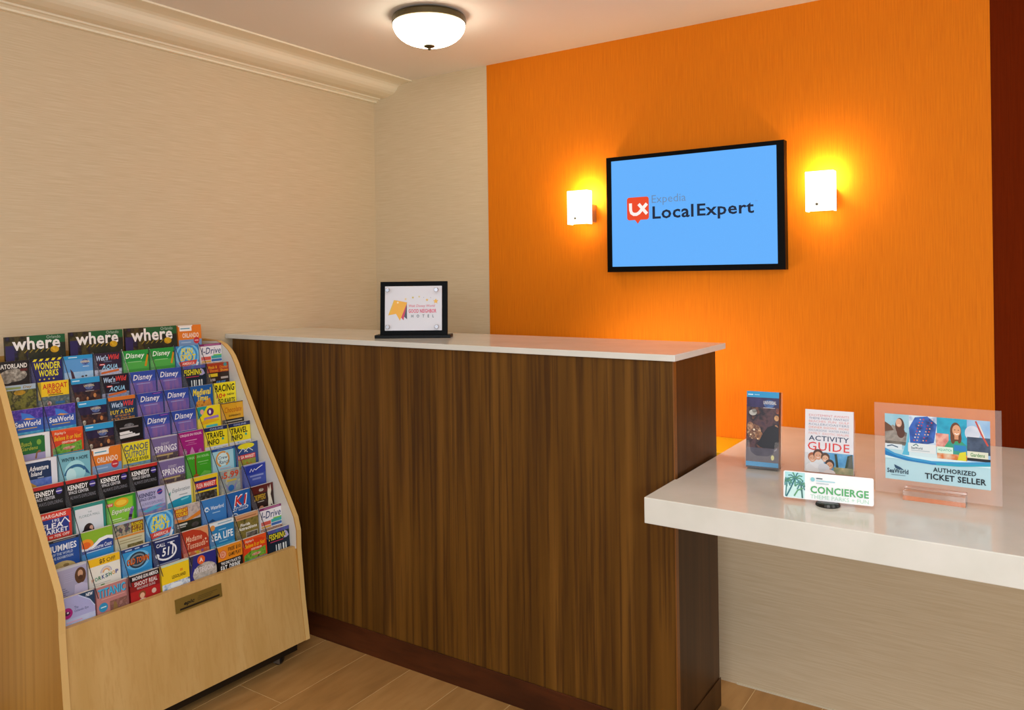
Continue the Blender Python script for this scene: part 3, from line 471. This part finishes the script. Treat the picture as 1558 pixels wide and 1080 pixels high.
 '511': ('navy leaflet with a white handset curve around three numerals', '#1d2b60', [MICRO(8, 4, 92, 8, '#b8c0d8'), B('CALL', 12, 15, 44, 27, '#e8ecf6', .15), MICRO(52, 17, 78, 20, '#c8d0e4'), ARC(46, 46, 36, -50, 175, 6, '#f0f2fa', 26), O(14, 54, 7, '#f0f2fa'), O(66, 22, 5, '#f0f2fa'), B('511', 30, 32, 74, 60, '#f6f8fc', .2), MICRO(10, 82, 92, 86, '#9aa4c4')]),
 'madame': ('red and copper leaflet with cream script and stars', '#b83a20', [G([(40, 0), (100, 0), (100, 44), (92, 26), (70, 10)], '#dc9a68'), T('Madame', 12, 20, 74, 40, '#f0c0a0', .01, .25), T('Tussauds', 16, 44, 86, 64, '#f0c0a0', .01, .25), O(88, 44, 4, '#f0c8a8', n=5), O(92, 56, 3, '#f0c8a8', n=5), R(0, 74, 100, 230, '#d88458|#c85a3a|#e8c07a@60'), O(54, 82, 6, '#d8b02a'), O(72, 80, 5, '#8a5a9a')]),
 'life': ('blue leaflet with heavy white lettering and white top edge', '#2b82ba', [R(0, 0, 100, 15, '#dfe8ee'), MICRO(34, 5, 92, 9, '#8ab0c8'), O(12, 17, 10, '#e0954a'), MICRO(36, 28, 66, 31, '#a8d0e8'), B('SEA LIFE', 6, 38, 94, 64, '#f2f8fc'), MICRO(34, 70, 70, 73, '#8ac4e0'), R(0, 80, 100, 230, '#3a9cc8|#5ab8d8@40')]),
 'attr': ('olive wildlife-photo leaflet with a tan heading band', '#6a6230|#8a7a3a|#3c3a1c@40', [R(0, 0, 100, 19, '#cf9a70'), MICRO(8, 10, 92, 14, '#a86a40'), T('Florida', 20, 33, 62, 44, '#f4f2e8', .03, .15), T('Attractions', 10, 46, 92, 58, '#f4f2e8', .03, .15), R(42, 68, 94, 96, '#b8b4a4'), R(45, 71, 91, 96, '#3a342c|#8a8278@80')]),
 'eye': ('pale lilac leaflet with a magenta ring and navy corner flash', '#a9abdb', [G([(52, 0), (100, 0), (100, 46), (84, 22)], '#1d3c5c'), B('NEW', 74, 4, 95, 14, '#f0f4fa', .1), R(0, 64, 100, 230, '#c8cce8|#a8b8e0@30'), S([(52, 3), (86, 26), (99, 48)], 2, '#c8d8f0'), O(17, 46, 16, '#a6187c'), O(17, 46, 9, '#3a1240', 6), O(19, 44, 3, '#e8c8e0'), T('The', 38, 31, 50, 39, '#666c94'), T('Orlando Eye', 38, 42, 80, 51, '#666c94'), MICRO(14, 72, 60, 76, '#d0a8c8')]),
 'titanic': ('dusty pink leaflet with tall blue ship-name lettering', '#bb7c7a', [B('TITANIC', 7, 9, 93, 35, '#1c5a8a', 0), B('TITANIC', 5, 7, 91, 34, '#46b4e0', 0), MICRO(14, 39, 88, 41, '#d8a8a0'), O(19, 64, 14, '#2a8cbc'), MICRO(11, 62, 28, 65, '#d8ecf4'), R(40, 52, 100, 230, '#a07068|#7a5048|#c09088@45'), G([(48, 88), (52, 56), (60, 60), (66, 88)], '#8a6a3c'), R(94, 0, 100, 230, '#8a5a58')]),
 'shoot': ('dark red leaflet with white block lettering and two heads', '#8c161a', [R(0, 0, 100, 19, '#1c0c10'), B('MACHINE GUN AMERICA', 8, 4, 96, 16, '#f0eef0'), B('SHOOT REAL', 14, 22, 92, 36, '#e4d8d8'), B('MACHINE GUNS', 22, 39, 84, 47, '#c8b0b0'), R(0, 50, 100, 230, '#b01e20'), O(38, 66, 12, '#8a4a28', 12), O(38, 69, 8, '#e0b090', 9), O(78, 66, 8, '#d8b8a8', 8), O(38, 92, 20, '#e8d4c4', 14)]),
 'lego': ('yellow leaflet with small dark name over a blue-white photo', '#f0cb20', [R(0, 0, 100, 5, '#b8d8c0'), T('LEGOLAND', 36, 40, 86, 51, '#3a2c10', .02), B('=', 66, 26, 76, 33, '#e0621c'), R(0, 62, 100, 230, '#1f4a80|#e0e8f0|#5a8ab8@45'), O(50, 74, 22, '#e4ecf2', 9)]),
 'arteg': ('indigo leaflet with an orange letter disc over a grey arch', '#2c2c80', [O(56, 66, 48, '#9a9490|#c4bcb4|#6a605c@40', 34), O(42, 20, 15, '#e2602c'), B('A', 35, 12, 49, 27, '#fbe4d8'), B('ARTEGON', 10, 44, 88, 62, '#dcd6da', .1), R(0, 84, 100, 230, '#5a2420'), G([(0, 0), (14, 0), (6, 40), (0, 60)], '#3c3848')]),
 'free10': ('orange and black game-play coupon leaflet', '#101012', [R(0, 0, 100, 50, '#e58c20'), O(20, 28, 15, '#d8683c'), O(20, 28, 12, '#e8a888'), B('D', 14, 20, 26, 36, '#d8683c'), B('FREE $10', 42, 9, 94, 24, '#3f2c12'), B('GAME PLAY', 42, 28, 94, 41, '#3f2c12'), B('THE ONLY PLACE TO', 10, 54, 90, 64, '#f4f4f4'), B('EAT. DRINK.', 8, 67, 92, 86, '#f4f4f4')]),
}
GRID = [['gator', 'wonder', 'sky', 'wet1', 'dgreen', 'dgreen', 'fun', 'idrive'],
        ['ever', 'airboat', 'city', 'wet2', 'dblue', 'dblue', 'fish', 'shows'],
        ['sea', 'sea', 'city', 'wet3', 'dpurple', 'dblue', 'medieval', 'racing'],
        ['garden', 'ripley', 'city', 'dining', 'dpurple', 'dblue', 'bird', 'gold'],
        ['island', 'winter', 'orl', 'canoe', 'springs', 'cpurple', 'travel', 'travel'],
        ['kennedy', 'kennedy', 'kennedy', 'kennedy', 'springs', 'cgreen', 'crew', 'fleab'],
        ['192', 'mall', 'crayon', 'klight', 'explore', 'fleay', '599', 'nautic'],
        ['mummy', 'coast', 'best', 'fun', 'swamp', 'water', 'k1', 'horse'],
        ['jesus', 'work', 'old', '511', 'madame', 'life', 'attr', 'idrive'],
        ['eye', 'titanic', 'shoot', 'lego', 'arteg', 'free10', 'ripley', 'fish']]
TWIN = {   # things that look alike are told apart by what is beside them
 (0, 4): 'green white-script leaflet right of the dark purple slide-park leaflet', (0, 5): 'green white-script leaflet left of the top blue-swirl leaflet',
 (0, 6): 'blue-swirl leaflet with yellow lettering in the top tier', (0, 7): 'white leaflet with plum top edge at the right end of the top tier',
 (1, 2): 'dark night-scene leaflet with blue top band, uppermost of three stacked alike', (1, 4): 'blue-violet white-script leaflet beside the dark slide-park leaflet',
 (1, 5): 'blue-violet white-script leaflet left of the upper dark fishing leaflet', (1, 6): 'dark fishing leaflet with yellow lettering, second tier from the top',
 (2, 0): 'violet-blue sea-park leaflet next to the left side panel', (2, 1): 'violet-blue sea-park leaflet below the yellow and red leaflet',
 (2, 2): 'dark night-scene leaflet with blue top band, middle of three stacked alike', (2, 4): 'blue-violet script leaflet with purple tag, right of the orange-topped navy leaflet',
 (2, 5): 'blue-violet white-script leaflet left of the gold-script knights leaflet', (3, 1): 'orange-red leaflet with green hills below the right-hand sea-park leaflet',
 (3, 2): 'dark night-scene leaflet with blue top band, lowest of three stacked alike', (3, 4): 'blue-violet script leaflet with purple tag, right of the black jagged-lettered leaflet',
 (3, 5): 'blue-violet white-script leaflet left of the yellow leaflet with teal corner', (4, 2): 'small orange and blue leaflet between the dolphin and canoe leaflets',
 (4, 4): 'mauve leaflet with white block lettering right of the yellow canoe leaflet', (4, 6): 'yellow travel-info leaflet beside the magenta leaflet', (4, 7): 'yellow travel-info leaflet next to the white inner side panel',
 (5, 0): 'black leaflet with red top band, leftmost of four alike', (5, 1): 'black leaflet with red top band, second of four alike from the left', (5, 2): 'black leaflet with red top band, third of four alike from the left', (5, 3): 'black leaflet with red top band, rightmost of four alike',
 (5, 4): 'mauve leaflet with white block lettering left of the green leaflet', (7, 3): 'blue-swirl leaflet with yellow lettering in the lower middle of the rack',
 (8, 7): 'white leaflet with plum top edge above the bottom fishing leaflet', (9, 6): 'orange-red leaflet with green hills in the bottom tier', (9, 7): 'dark fishing leaflet with yellow lettering at the right end of the bottom tier'}
CM = {}
def cover_meshes(key, w, L_, t):
    k = (key, round(w, 4), round(L_, 3))
    if k in CM: return CM[k]
    lab, bg, els = COVX[key]
    body = MB(); x0, x1 = -w / 2, w / 2
    body.raw([(x0, 0, -L_), (x1, 0, -L_), (x1, t, -L_), (x0, t, -L_), (x0, 0, 0), (x1, 0, 0), (x1, t, 0), (x0, t, 0)], [(0, 1, 5, 4)], bg)
    body.raw([(x0, 0, -L_), (x1, 0, -L_), (x1, t, -L_), (x0, t, -L_), (x0, 0, 0), (x1, 0, 0), (x1, t, 0), (x0, t, 0)], [(3, 2, 1, 0), (1, 2, 6, 5), (2, 3, 7, 6), (3, 0, 4, 7)], bg)
    body.poly([(x0, 0, 0), (x1, 0, 0), (x1, t, 0), (x0, t, 0)], M_paper)
    unit = w / 100; lim = L_ / unit; ee = []
    for e in els:                                                 # nothing printed past the trimmed edge
        if e[0] == 'p': e = ('p', [(min(max(x, 0), 100), min(max(y, 0), lim)) for x, y in e[1]], e[2])
        ee.append(e)
    a, b = put(ee, unit, w, 0)
    CM[k] = (body.mesh('leaflet'), a.mesh('cover_artwork') if a.f else None, b.mesh('cover_lettering') if b.f else None)
    return CM[k]
COVX = dict(COV); COVX['where'] = (None, '#14180f', where)
def leaflet(key, M, w, L_, label, group, name='brochure', cat='brochure', t=.012):
    me = cover_meshes(key, w, L_, t)
    o = bpy.data.objects.new(name, me[0]); C.objects.link(o); o.matrix_world = M; tag(o, label, cat, group)
    for mm, n in ((me[1], 'cover_artwork'), (me[2], 'cover_lettering')):
        if mm:
            ch = bpy.data.objects.new(n, mm); C.objects.link(ch); ch.parent = o
    return o
GRP = 'leaflets in the tiered rack'
for k in range(10):
    for j in range(8):
        key = GRID[k][j]; lx, z = row(k); ly = COL0 + PITCH * j + random.uniform(-.001, .001)
        w, L_ = .0895, DEP.get(k, .165)
        if key == '599': w = .074; ly -= .003
        if key == 'nautic': ly -= .001
        rot = Matrix.Rotation(math.radians(random.uniform(-.35, .35)), 4, 'Y')
        leaflet(key, slot(lx, ly, z) @ Matrix.Translation((0, .0012, 0)) @ rot, w, L_, TWIN.get((k, j)) or COV[key][0], GRP)
lx, z = row(3)                                                    # a second script leaflet pushed down in front of its pocket mate
leaflet('dblue', slot(lx, COL0 + PITCH * 5 - .004, z) @ Matrix.Translation((0, -.0105, -.070)), .086, .09, 'blue script leaflet slid low, its top just above the magenta leaflet', GRP)
for (y0, y1), lb, key, zz in (((-.736, -.562), 'where magazine at the left end above the leaflets', 'where', 1.138), ((-.548, -.374), 'where magazine between two identical ones above the leaflets', 'where', 1.140),
                              ((-.366, -.176), 'where magazine beside the small orange guide above the leaflets', 'where', 1.141), ((-.170, -.078), 'orange and blue city guide standing highest at the right of the top magazines', 'orl', 1.139)):
    nm = 'magazine' if key == 'where' else 'brochure'
    lb = lb.replace('where magazine', 'dark city magazine with big white title')
    o = leaflet(key, slot(.112, (y0 + y1) / 2, zz), y1 - y0, .165 + zz - 1.139, lb, 'magazines along the top of the rack' if nm == 'magazine' else GRP, nm, nm, .010)

# ------------------------------------------------------------------ framed sign on the counter
FA = .53; fo = (.74, -.792, 1.0882)
fm = frame_matrix(fo, (math.cos(FA), math.sin(FA), 0), 0)
fs = bpy.data.objects.new('framed_sign', None); C.objects.link(fs); fs.matrix_world = fm; tag(fs, 'black framed sign with a white plate standing on the tall counter', 'sign')
MB().box((0, -.004, 0), (.271, .062, .0112), flat('#060607', .4, spec=.15, name='satin_black')).build('base', fs, bevel=.0015)
TF = math.radians(5)
MB().box((.0165, 0, 0), (.2575, .010, .191), flat('#050506', .4, spec=.06, name='gloss_black_frame')).build('frame', fs, (0, .012, .0095), (-TF, 0, 0), bevel=.0008)
MB().box((.0345, -.006, .0165), (.2385, -.002, .174), flat('#dcdce4', .35, spec=.2, name='white_plate')).build('plate', fs, (0, .012, .0095), (-TF, 0, 0), bevel=.0008)
for x, z in ((.0495, .1615), (.2225, .161), (.0485, .0315), (.2225, .031)):
    MB().lathe([(.0078, 0), (.0078, .007), (.0066, .0085)], M_chrome, 20).build('standoff_cap', fs, (x, -.0035 - .002, .0095 + z), (math.pi / 2, 0, 0))
def px(x, y): return ((x - 260) / 945 * 100, (y - 170) / 735 * 77.2)
def pg(pts, c): return G([px(*p) for p in pts], c)
def star(x, y, r, c):
    cx, cy = px(x, y); return G([(cx + (r if i % 2 == 0 else r * .45) * math.sin(math.pi * i / 5), cy - (r if i % 2 == 0 else r * .45) * math.cos(math.pi * i / 5)) for i in range(10)], c)
els = [pg([(625, 455), (630, 720), (585, 680), (560, 640)], '#3c3e50'), pg([(628, 445), (570, 735), (532, 690), (600, 480)], '#c8284c'), pg([(412, 398), (632, 440), (512, 742), (446, 628), (316, 652)], '#eaa912'),
       pg([(412, 398), (440, 404), (346, 646), (316, 652)], '#e0b020'),
       star(605, 385, 2.6, '#e4c888'), star(725, 360, 2.4, '#cdb43a'), star(830, 348, 2, '#d8c474'), star(905, 360, 1.1, '#a8aab8'), star(1020, 365, 1.1, '#a8aab8'), star(960, 402, 2.8, '#e2b23a'), star(1105, 425, 5, '#eab028'), star(476, 442, 2.2, '#fbeec0'),
       T('Walt Disney World', *px(660, 478), *px(1092, 532), '#d8546c', 0, .2), T('GOOD NEIGHBOR', *px(655, 552), *px(1116, 616), '#d8305c', .02)]
els += [T('H   O   T   E   L', *px(700, 643), *px(1074, 692), '#3a4a52', .015)]
a, b = put(els, .00204, .204, .174, .0064, .00005)
for mb, n in ((a, 'sign_artwork'), (b, 'sign_lettering')):
    mb.build(n, fs, (.1365, .012, .0095), (-TF, 0, 0))

# ------------------------------------------------------------------ things on the desk
ZD = .7602
# 1: narrow leaflet in a clear holder
def holder(name, label, origin, ang, w, h, tilt, lip, dep):
    m = frame_matrix(origin, (math.cos(ang), math.sin(ang), 0), 0)
    o = bpy.data.objects.new(name, None); C.objects.link(o); o.matrix_world = m; tag(o, label, 'leaflet holder')
    rx = (-tilt, 0, 0); t = .0018
    MB().box((-w / 2, dep, .002), (w / 2, dep + t, h), M_acryl).build('back_sheet', o, rot=rx)
    MB().box((-w / 2, -.001, .002), (w / 2, dep, .0035), M_acryl).build('pocket_floor', o, rot=rx)
    for sx in (-1, 1):
        xa, xb = sorted((sx * w / 2, sx * (w / 2 - t)))
        MB().prism([(-.002, .0036), (dep, .0036), (dep, h * .92), (dep - .006, h * .92), (-.002, lip)], xa, xb, 0, M_acryl).build('side_sheet', o, rot=rx)
    u = w * .22
    MB().prism([(-w / 2, .0036), (w / 2, .0036), (w / 2, lip), (w / 2 - .012, lip), (w / 2 - .016, lip - .03), (w / 2 - .03, lip - .04), (-w / 2 + .03, lip - .04), (-w / 2 + .016, lip - .03), (-w / 2 + .012, lip), (-w / 2, lip)], -.0038, -.002, 1, M_acryl).build('front_lip', o, rot=rx)
    MB().prism([(dep + .004, 0), (dep + .05, 0), (dep + .05, .0025), (dep + .006, .0025)], -w / 2, w / 2, 0, M_acryl).build('foot', o)
    return o, m
h1, m1 = holder('leaflet_holder', 'clear holder with a tall dark night-scene leaflet, nearest the counter', (2.0565, -.661, ZD + .0005), .112, .0925, .214, .15, .078, .042)
COVX['night'] = (None, '#1a1428', [R(0, 22, 100, 236, '#2a1c3a|#5a3a3c|#150f1e|#8a5238@28'), R(0, 18, 100, 50, '#231a44|#3a2c60@30'), R(0, 0, 100, 19, '#2396cc'), MICRO(4, 9, 20, 12, '#d8f0fa'), MICRO(24, 9.5, 40, 11.5, '#a8dcf0'),
    O(70, 38, 17, '#27447c|#5a80b8@60', 13), B('UNIVERSAL', 52, 29, 92, 40, '#d0c8c0'), MICRO(52, 50, 88, 52, '#b8b4b8'), O(24, 128, 22, '#a87a58|#5a3428|#d8b08a@90', 24), O(12, 112, 10, '#c89870|#6a3a2a@120', 14), O(40, 140, 12, '#b07a50|#4a2a24@120', 14), O(24, 122, 3, '#f4e4c8'), O(14, 138, 2.5, '#f0d8b0'), O(36, 150, 2.5, '#e8c898'), O(93, 82, 7, '#e0b078|#a86a3a@90', 9), O(92, 112, 6, '#d8a878|#8a4a2a@90', 9), O(96, 60, 5, '#a85a3a|#5a2a24@90', 9), O(20, 68, 12, '#d4d0c8|#9a948c@90', 9), O(24, 62, 7, '#8a8680|#5a544e@90', 6),
    G([(46, 176), (34, 168), (52, 132), (66, 112), (84, 104), (100, 112), (100, 170), (84, 178)], '#18141c'), R(0, 178, 100, 222, '#4a4450|#5a5460@40'), ARC(86, 176, 8, 0, 90, 3, '#8a8690'), O(82, 206, 5, '#d8d48a', 8), R(0, 222, 100, 236, '#2396cc')])
T1 = .15
leaflet('night', m1 @ Matrix.Rotation(-T1, 4, 'X') @ Matrix.Translation((0, .0005, .2135)), .0865, .2085, 'tall night-scene leaflet in the left clear holder on the desk', None, t=.038)
# 2: activity guide
h2, m2 = holder('leaflet_holder', 'clear holder with the white activity guide behind the nameplate sign', (2.2225, -.624, ZD + .0005), .08, .1265, .150, .15, .055, .016)
lines = [('EXCITEMENT AWAITS', '#d88a8c'), ('THEME PARKS  FANTASY', '#7a84a0'), ('BEACHES  FUN  GULF', '#dc9a9a'), ('ROLLERCOASTERS', '#8a94aa'), ('DINNER SHOWS  MORE', '#e09a8a'), ('EXCURSIONS  WATER PARKS', '#94a0b4'), ('FAMILY  EXOTIC SEALIFE', '#e0a4a0')]
els = [R(0, 78, 100, 138, '#e8e8ee')] + [T(t, 8, 10 + 6.6 * i, 91, 14.6 + 6.6 * i, c) for i, (t, c) in enumerate(lines)]
els += [T('ACTIVITY', 8, 57, 91, 68, '#2b3a5c', .01), T('GUIDE', 6, 71, 92, 89, '#dc3b34', .005), R(34, 92, 100, 138, '#3a86c0|#5aa4d4|#8ac4e4@25'), R(0, 96, 40, 138, '#dfe4ea'),
        S([(68, 126), (66, 108), (64, 94)], 5, '#2a3a24'), G([(82, 128), (88, 96), (98, 92), (100, 128)], '#28402c'), R(60, 122, 100, 138, '#5a7a4a|#c8b88a@40')]
for x, y, r, hair, skin in ((16, 106, 8, '#a85a34', '#dca584'), (28, 99, 9, '#4a2c1c', '#d8a080'), (43, 104, 7.5, '#5a3a24', '#e0b090'), (52, 118, 8, '#3a2418', '#d8a07c')):
    els += [O(x, y - 2, r + 1.5, hair, r + 2), O(x, y + 1.5, r - 1, skin, r), S([(x - 3, y + 5), (x, y + 6), (x + 3, y + 5)], 1, '#f8f0ec'), R(x - 4, y, x - 2, y + 1, '#3a2418'), R(x + 2, y, x + 4, y + 1, '#3a2418')]
els += [O(18, 128, 16, '#e8eaf0', 12), O(40, 126, 12, '#d8dce6', 10), O(52, 136, 12, '#e4e0e4', 8)]
COVX['guide'] = (None, '#e6e4ea', els)
leaflet('guide', m2 @ Matrix.Rotation(-.15, 4, 'X') @ Matrix.Translation((0, .0005, .1700)), .1215, .1655, 'white activity guide with red title and family photo on the desk', None, t=.0125)
# 3: concierge nameplate
na, nt = .13, .15
nm = frame_matrix((2.28, -.91, ZD), (math.cos(na), math.sin(na), 0), 0)
np_ = bpy.data.objects.new('nameplate_sign', None); C.objects.link(np_); np_.matrix_world = nm; tag(np_, 'white nameplate sign with green lettering and palms on a black foot', 'sign')
MB().lathe([(.027, 0), (.0275, .002), (.025, .007), (.02, .0085)], M_black, 28).build('foot', np_)
def rrect(x0, z0, x1, z1, r):
    p = []
    for cx, cz, a0 in ((x1 - r, z1 - r, 0), (x0 + r, z1 - r, 90), (x0 + r, z0 + r, 180), (x1 - r, z0 + r, 270)):
        p += [(cx + r * math.cos(math.radians(a0 + 22.5 * k)), cz + r * math.sin(math.radians(a0 + 22.5 * k))) for k in range(5)]
    return p
MB().prism(rrect(-.0985, .0085, .097, .0705, .004), -.0015, .0015, 1, flat('#f0f0f2', .3, name='white_acrylic')).build('plate', np_, rot=(-nt, 0, 0))
els = [R(1.2, 1, 24, 31, '#a8dce0'), R(1.2, 16, 24, 31, '#c8e8e4')]
for x, y, s in ((13, 8, 1.1), (3.5, 12, .7), (20, 15, .8)):
    for a in range(0, 360, 40):
        r = math.radians(a + 11); els.append(S([(x, y), (min(max(x + 5 * s * math.cos(r), 1.4), 23.8), max(y + 4 * s * math.sin(r) - 1, 1.2)), (min(max(x + 8.5 * s * math.cos(r), 1.4), 23.8), max(min(y + 7.5 * s * math.sin(r) + 1.5, 30.8), 1.2))], 1.5, '#3a7a80' if a % 80 else '#4a8a6a'))
els += [S([(13, 8), (8, 20), (3, 30.5)], 1.6, '#2a6a74'), S([(3.5, 12), (2.2, 30)], 1.2, '#3a7a7c'), S([(20, 15), (21.5, 30.8)], 1.8, '#3a6a64'), S([(12, 29), (16, 22), (22, 19)], 1.6, '#5a9a6a')]
els += [O(33, 7.5, 2.5, '#8ac8d0'), MICRO(37, 5.3, 44, 6.6, '#4a5a60'), MICRO(37, 8, 58, 9.4, '#a8d4dc'), MICRO(37, 11, 51, 12.2, '#b8c4c8'), B('CONCIERGE', 30.5, 15, 94.5, 23.6, '#4aa55c'), T('THEME PARKS + FUN', 30.5, 25.2, 94.5, 29.8, '#b4dcc4')]
a, b = put(els, .00195, .195, .0705, .0018, .00004)
for mb, n in ((a, 'sign_artwork'), (b, 'sign_lettering')): mb.build(n, np_, rot=(-nt, 0, 0))
# 4: ticket seller sign: clear sheet in a clear block
sm = frame_matrix((2.4845, -.742, ZD), (1, 0, 0), 0)
ts = bpy.data.objects.new('ticket_sign', None); C.objects.link(ts); ts.matrix_world = sm; tag(ts, 'clear acrylic sheet sign with a blue water-park print in a clear block', 'sign')
blk = MB()
for a, b in (((-.0645, -.03, 0), (.0645, -.002, .0205)), ((-.0645, .002, 0), (.0645, .03, .0205)), ((-.0645, -.002, 0), (.0645, .002, .004))): pass
m, nt_, bs = newmat('clear_block'); bs.inputs['Base Color'].default_value = lin('#fdf2ea'); bs.inputs['Transmission Weight'].default_value = .9; bs.inputs['Roughness'].default_value = .04; bs.inputs['IOR'].default_value = 1.45
MB().prism([(-.03, 0), (.03, 0), (.03, .0215), (.0021, .0215), (.0021, .006), (-.0021, .006), (-.0021, .0215), (-.03, .0215)], -.0645, .0645, 0, m).build('block', ts)
MB().box((-.129, -.0016, .0062), (.1353, .0016, .2225), M_veil).build('sheet', ts)
def q(x, y): return ((x - 110) / 1160 * 100, (y - 140 - (x - 110) / 1160 * 72) / 722 * 72)
def qg(pts, c): return G([q(*p) for p in pts], c)
def qt(t, x0, y0, x1, y1, c, bb=0):
    a0 = q(x0, y0); a1 = q(x1, y1 + (x1 - x0) / 1160 * 112 * 0); return T(t, a0[0], a0[1], a1[0], a1[1], c, bb)
els = [R(0, 0, 100, 72, '#b4d8e2'), R(0, 0, 24, 38, '#8cc0d4|#a8d0e0@20'), R(0, 26, 21, 34, '#8a8478|#5a5450|#b0a8a0@30'), G([(0, 18), (8, 12), (22, 20), (21, 30), (0, 30)], '#7a7470|#a09890|#4a4644@30'), O(15, 13, 4.6, '#5a3a30', 9), O(16, 20, 4, '#5a3a30', 6), O(14, 9.5, 3, '#d8a890', 4.6), MICRO(12.6, 11.6, 15.2, 12.3, '#f0e4dc'), G([(0, 9), (6, 13), (9, 18), (0, 20)], '#6a4c3e'),
       R(0, 33, 17, 39, '#d8e4ea'), S([(2, 36), (7, 34.5), (13, 36.5)], 1.2, '#3a5a78'), G([(17, 44), (22, 28), (25, 12), (27, 12), (24, 44)], '#58b8d8'),
       R(24, 0, 52, 31, '#8cc4e0|#d8e8f4|#3a6ab8@22'), G([(25, 30), (24, 14), (30, 2), (42, 0), (51, 8), (48, 28), (38, 31)], '#24418c|#3a68c0|#182a60@25')]
random.seed(3)
for i in range(8):
    for jx in range(4):
        els.append(O(29 + 2.9 * jx + i * .9 + (3 if jx > 1 else 0), 27 - i * 3.3 - jx * .2, .75, random.choice(['#e8c8b0', '#d84a3a', '#f0ece4', '#c83a4a', '#e0b090', '#3a2a5a']), n=8))
els += [R(23, 30, 50, 40, '#dde4e6'), B('SeaWorld', 26, 34, 37, 36.5, '#2a4a5a'), S([(28, 33), (31, 31), (33, 33)], 1, '#2a6a6a'), MICRO(26, 37.5, 44, 38.3, '#a8b8c0'),
        R(51, 0, 79, 44, '#1c8cb4|#2aa8c8|#1878a0@18'), R(50, 17, 62, 32, '#b83a44|#e8b0a0|#8a5a3a@30'), R(51, 36, 79, 44, '#e0d8c0|#d8702a|#4aa83a@25'), G([(56, 34), (62, 24), (72, 22), (79, 28), (79, 38), (60, 38)], '#3aa04a|#2a8ac0@25'), R(67, 28, 78, 34, '#2a80c0'),
        O(68.6, 14, 5.2, '#6a3f26', 10), O(66, 20, 2.4, '#6a3f26', 7), O(72, 20, 2, '#6a3f26', 6), R(67.4, 17, 71.2, 22, '#cf9470'), O(69.4, 12.5, 3.9, '#dba17c', 6), S([(67.6, 15.6), (69.6, 16.6), (71.6, 15.6)], .9, '#fff4ee'), R(67.2, 11.6, 68.4, 12.3, '#3a2418'), R(70.6, 11.6, 71.8, 12.3, '#3a2418'), R(51, 31, 66, 38, '#d4ecdc'), B('AQUATICA', 52, 33, 65, 36, '#5ab09a'), G([(70, 44), (72, 36), (78, 34), (78, 44)], '#d8d030'),
        R(79, 0, 100, 44, '#7aa8d8|#a8c8e4@18'), O(84, 14, 7, '#d8dce8|#b8c4d8@30', 8), R(79, 18, 100, 36, '#2c3a50|#4a5a74|#1c2838@30'), S([(87, 1), (92, 14), (98, 26)], 1.6, '#c84a3a'), S([(90, 4), (95, 18)], 1, '#e8d8c8'), R(79, 33, 98, 40, '#dcdcc8'), B('Gardens', 82, 34.5, 95, 38.5, '#4a8a4a'), R(79, 40, 100, 43, '#1c2028'),
        R(24, 40, 51, 44.5, '#cfe4ea'), R(0, 44, 100, 49, '#d4ecf2'),
        G([(0, 38), (10, 43), (26, 46), (46, 47.6), (70, 46), (100, 42.5), (100, 47), (72, 50.5), (46, 51.5), (22, 50), (0, 46)], '#3a98cc'), G([(0, 41), (12, 46), (30, 49), (50, 50), (50, 51.4), (22, 50), (0, 46)], '#1f78b8'), G([(50, 49.5), (76, 48), (100, 45), (100, 47), (72, 50.5), (50, 51.5)], '#2aa4c0'),
        G([(9, 55.5), (15, 58), (19, 61), (13, 60.5), (10, 59)], '#2a4a68'), B('SeaWorld', 2, 60, 23, 65, '#22364a'), MICRO(6, 66.5, 20, 67.3, '#7a9aa8'), B('AUTHORIZED', 47, 54, 87, 59, '#1c2c34'), B('TICKET SELLER', 39, 61, 96, 67.5, '#142028')]
a, b = put(els, .00219, .219, 0, .0018, .00002)
for mb, n in ((a, 'sign_artwork'), (b, 'sign_lettering')): mb.build(n, ts, (.0037, 0, .1975))
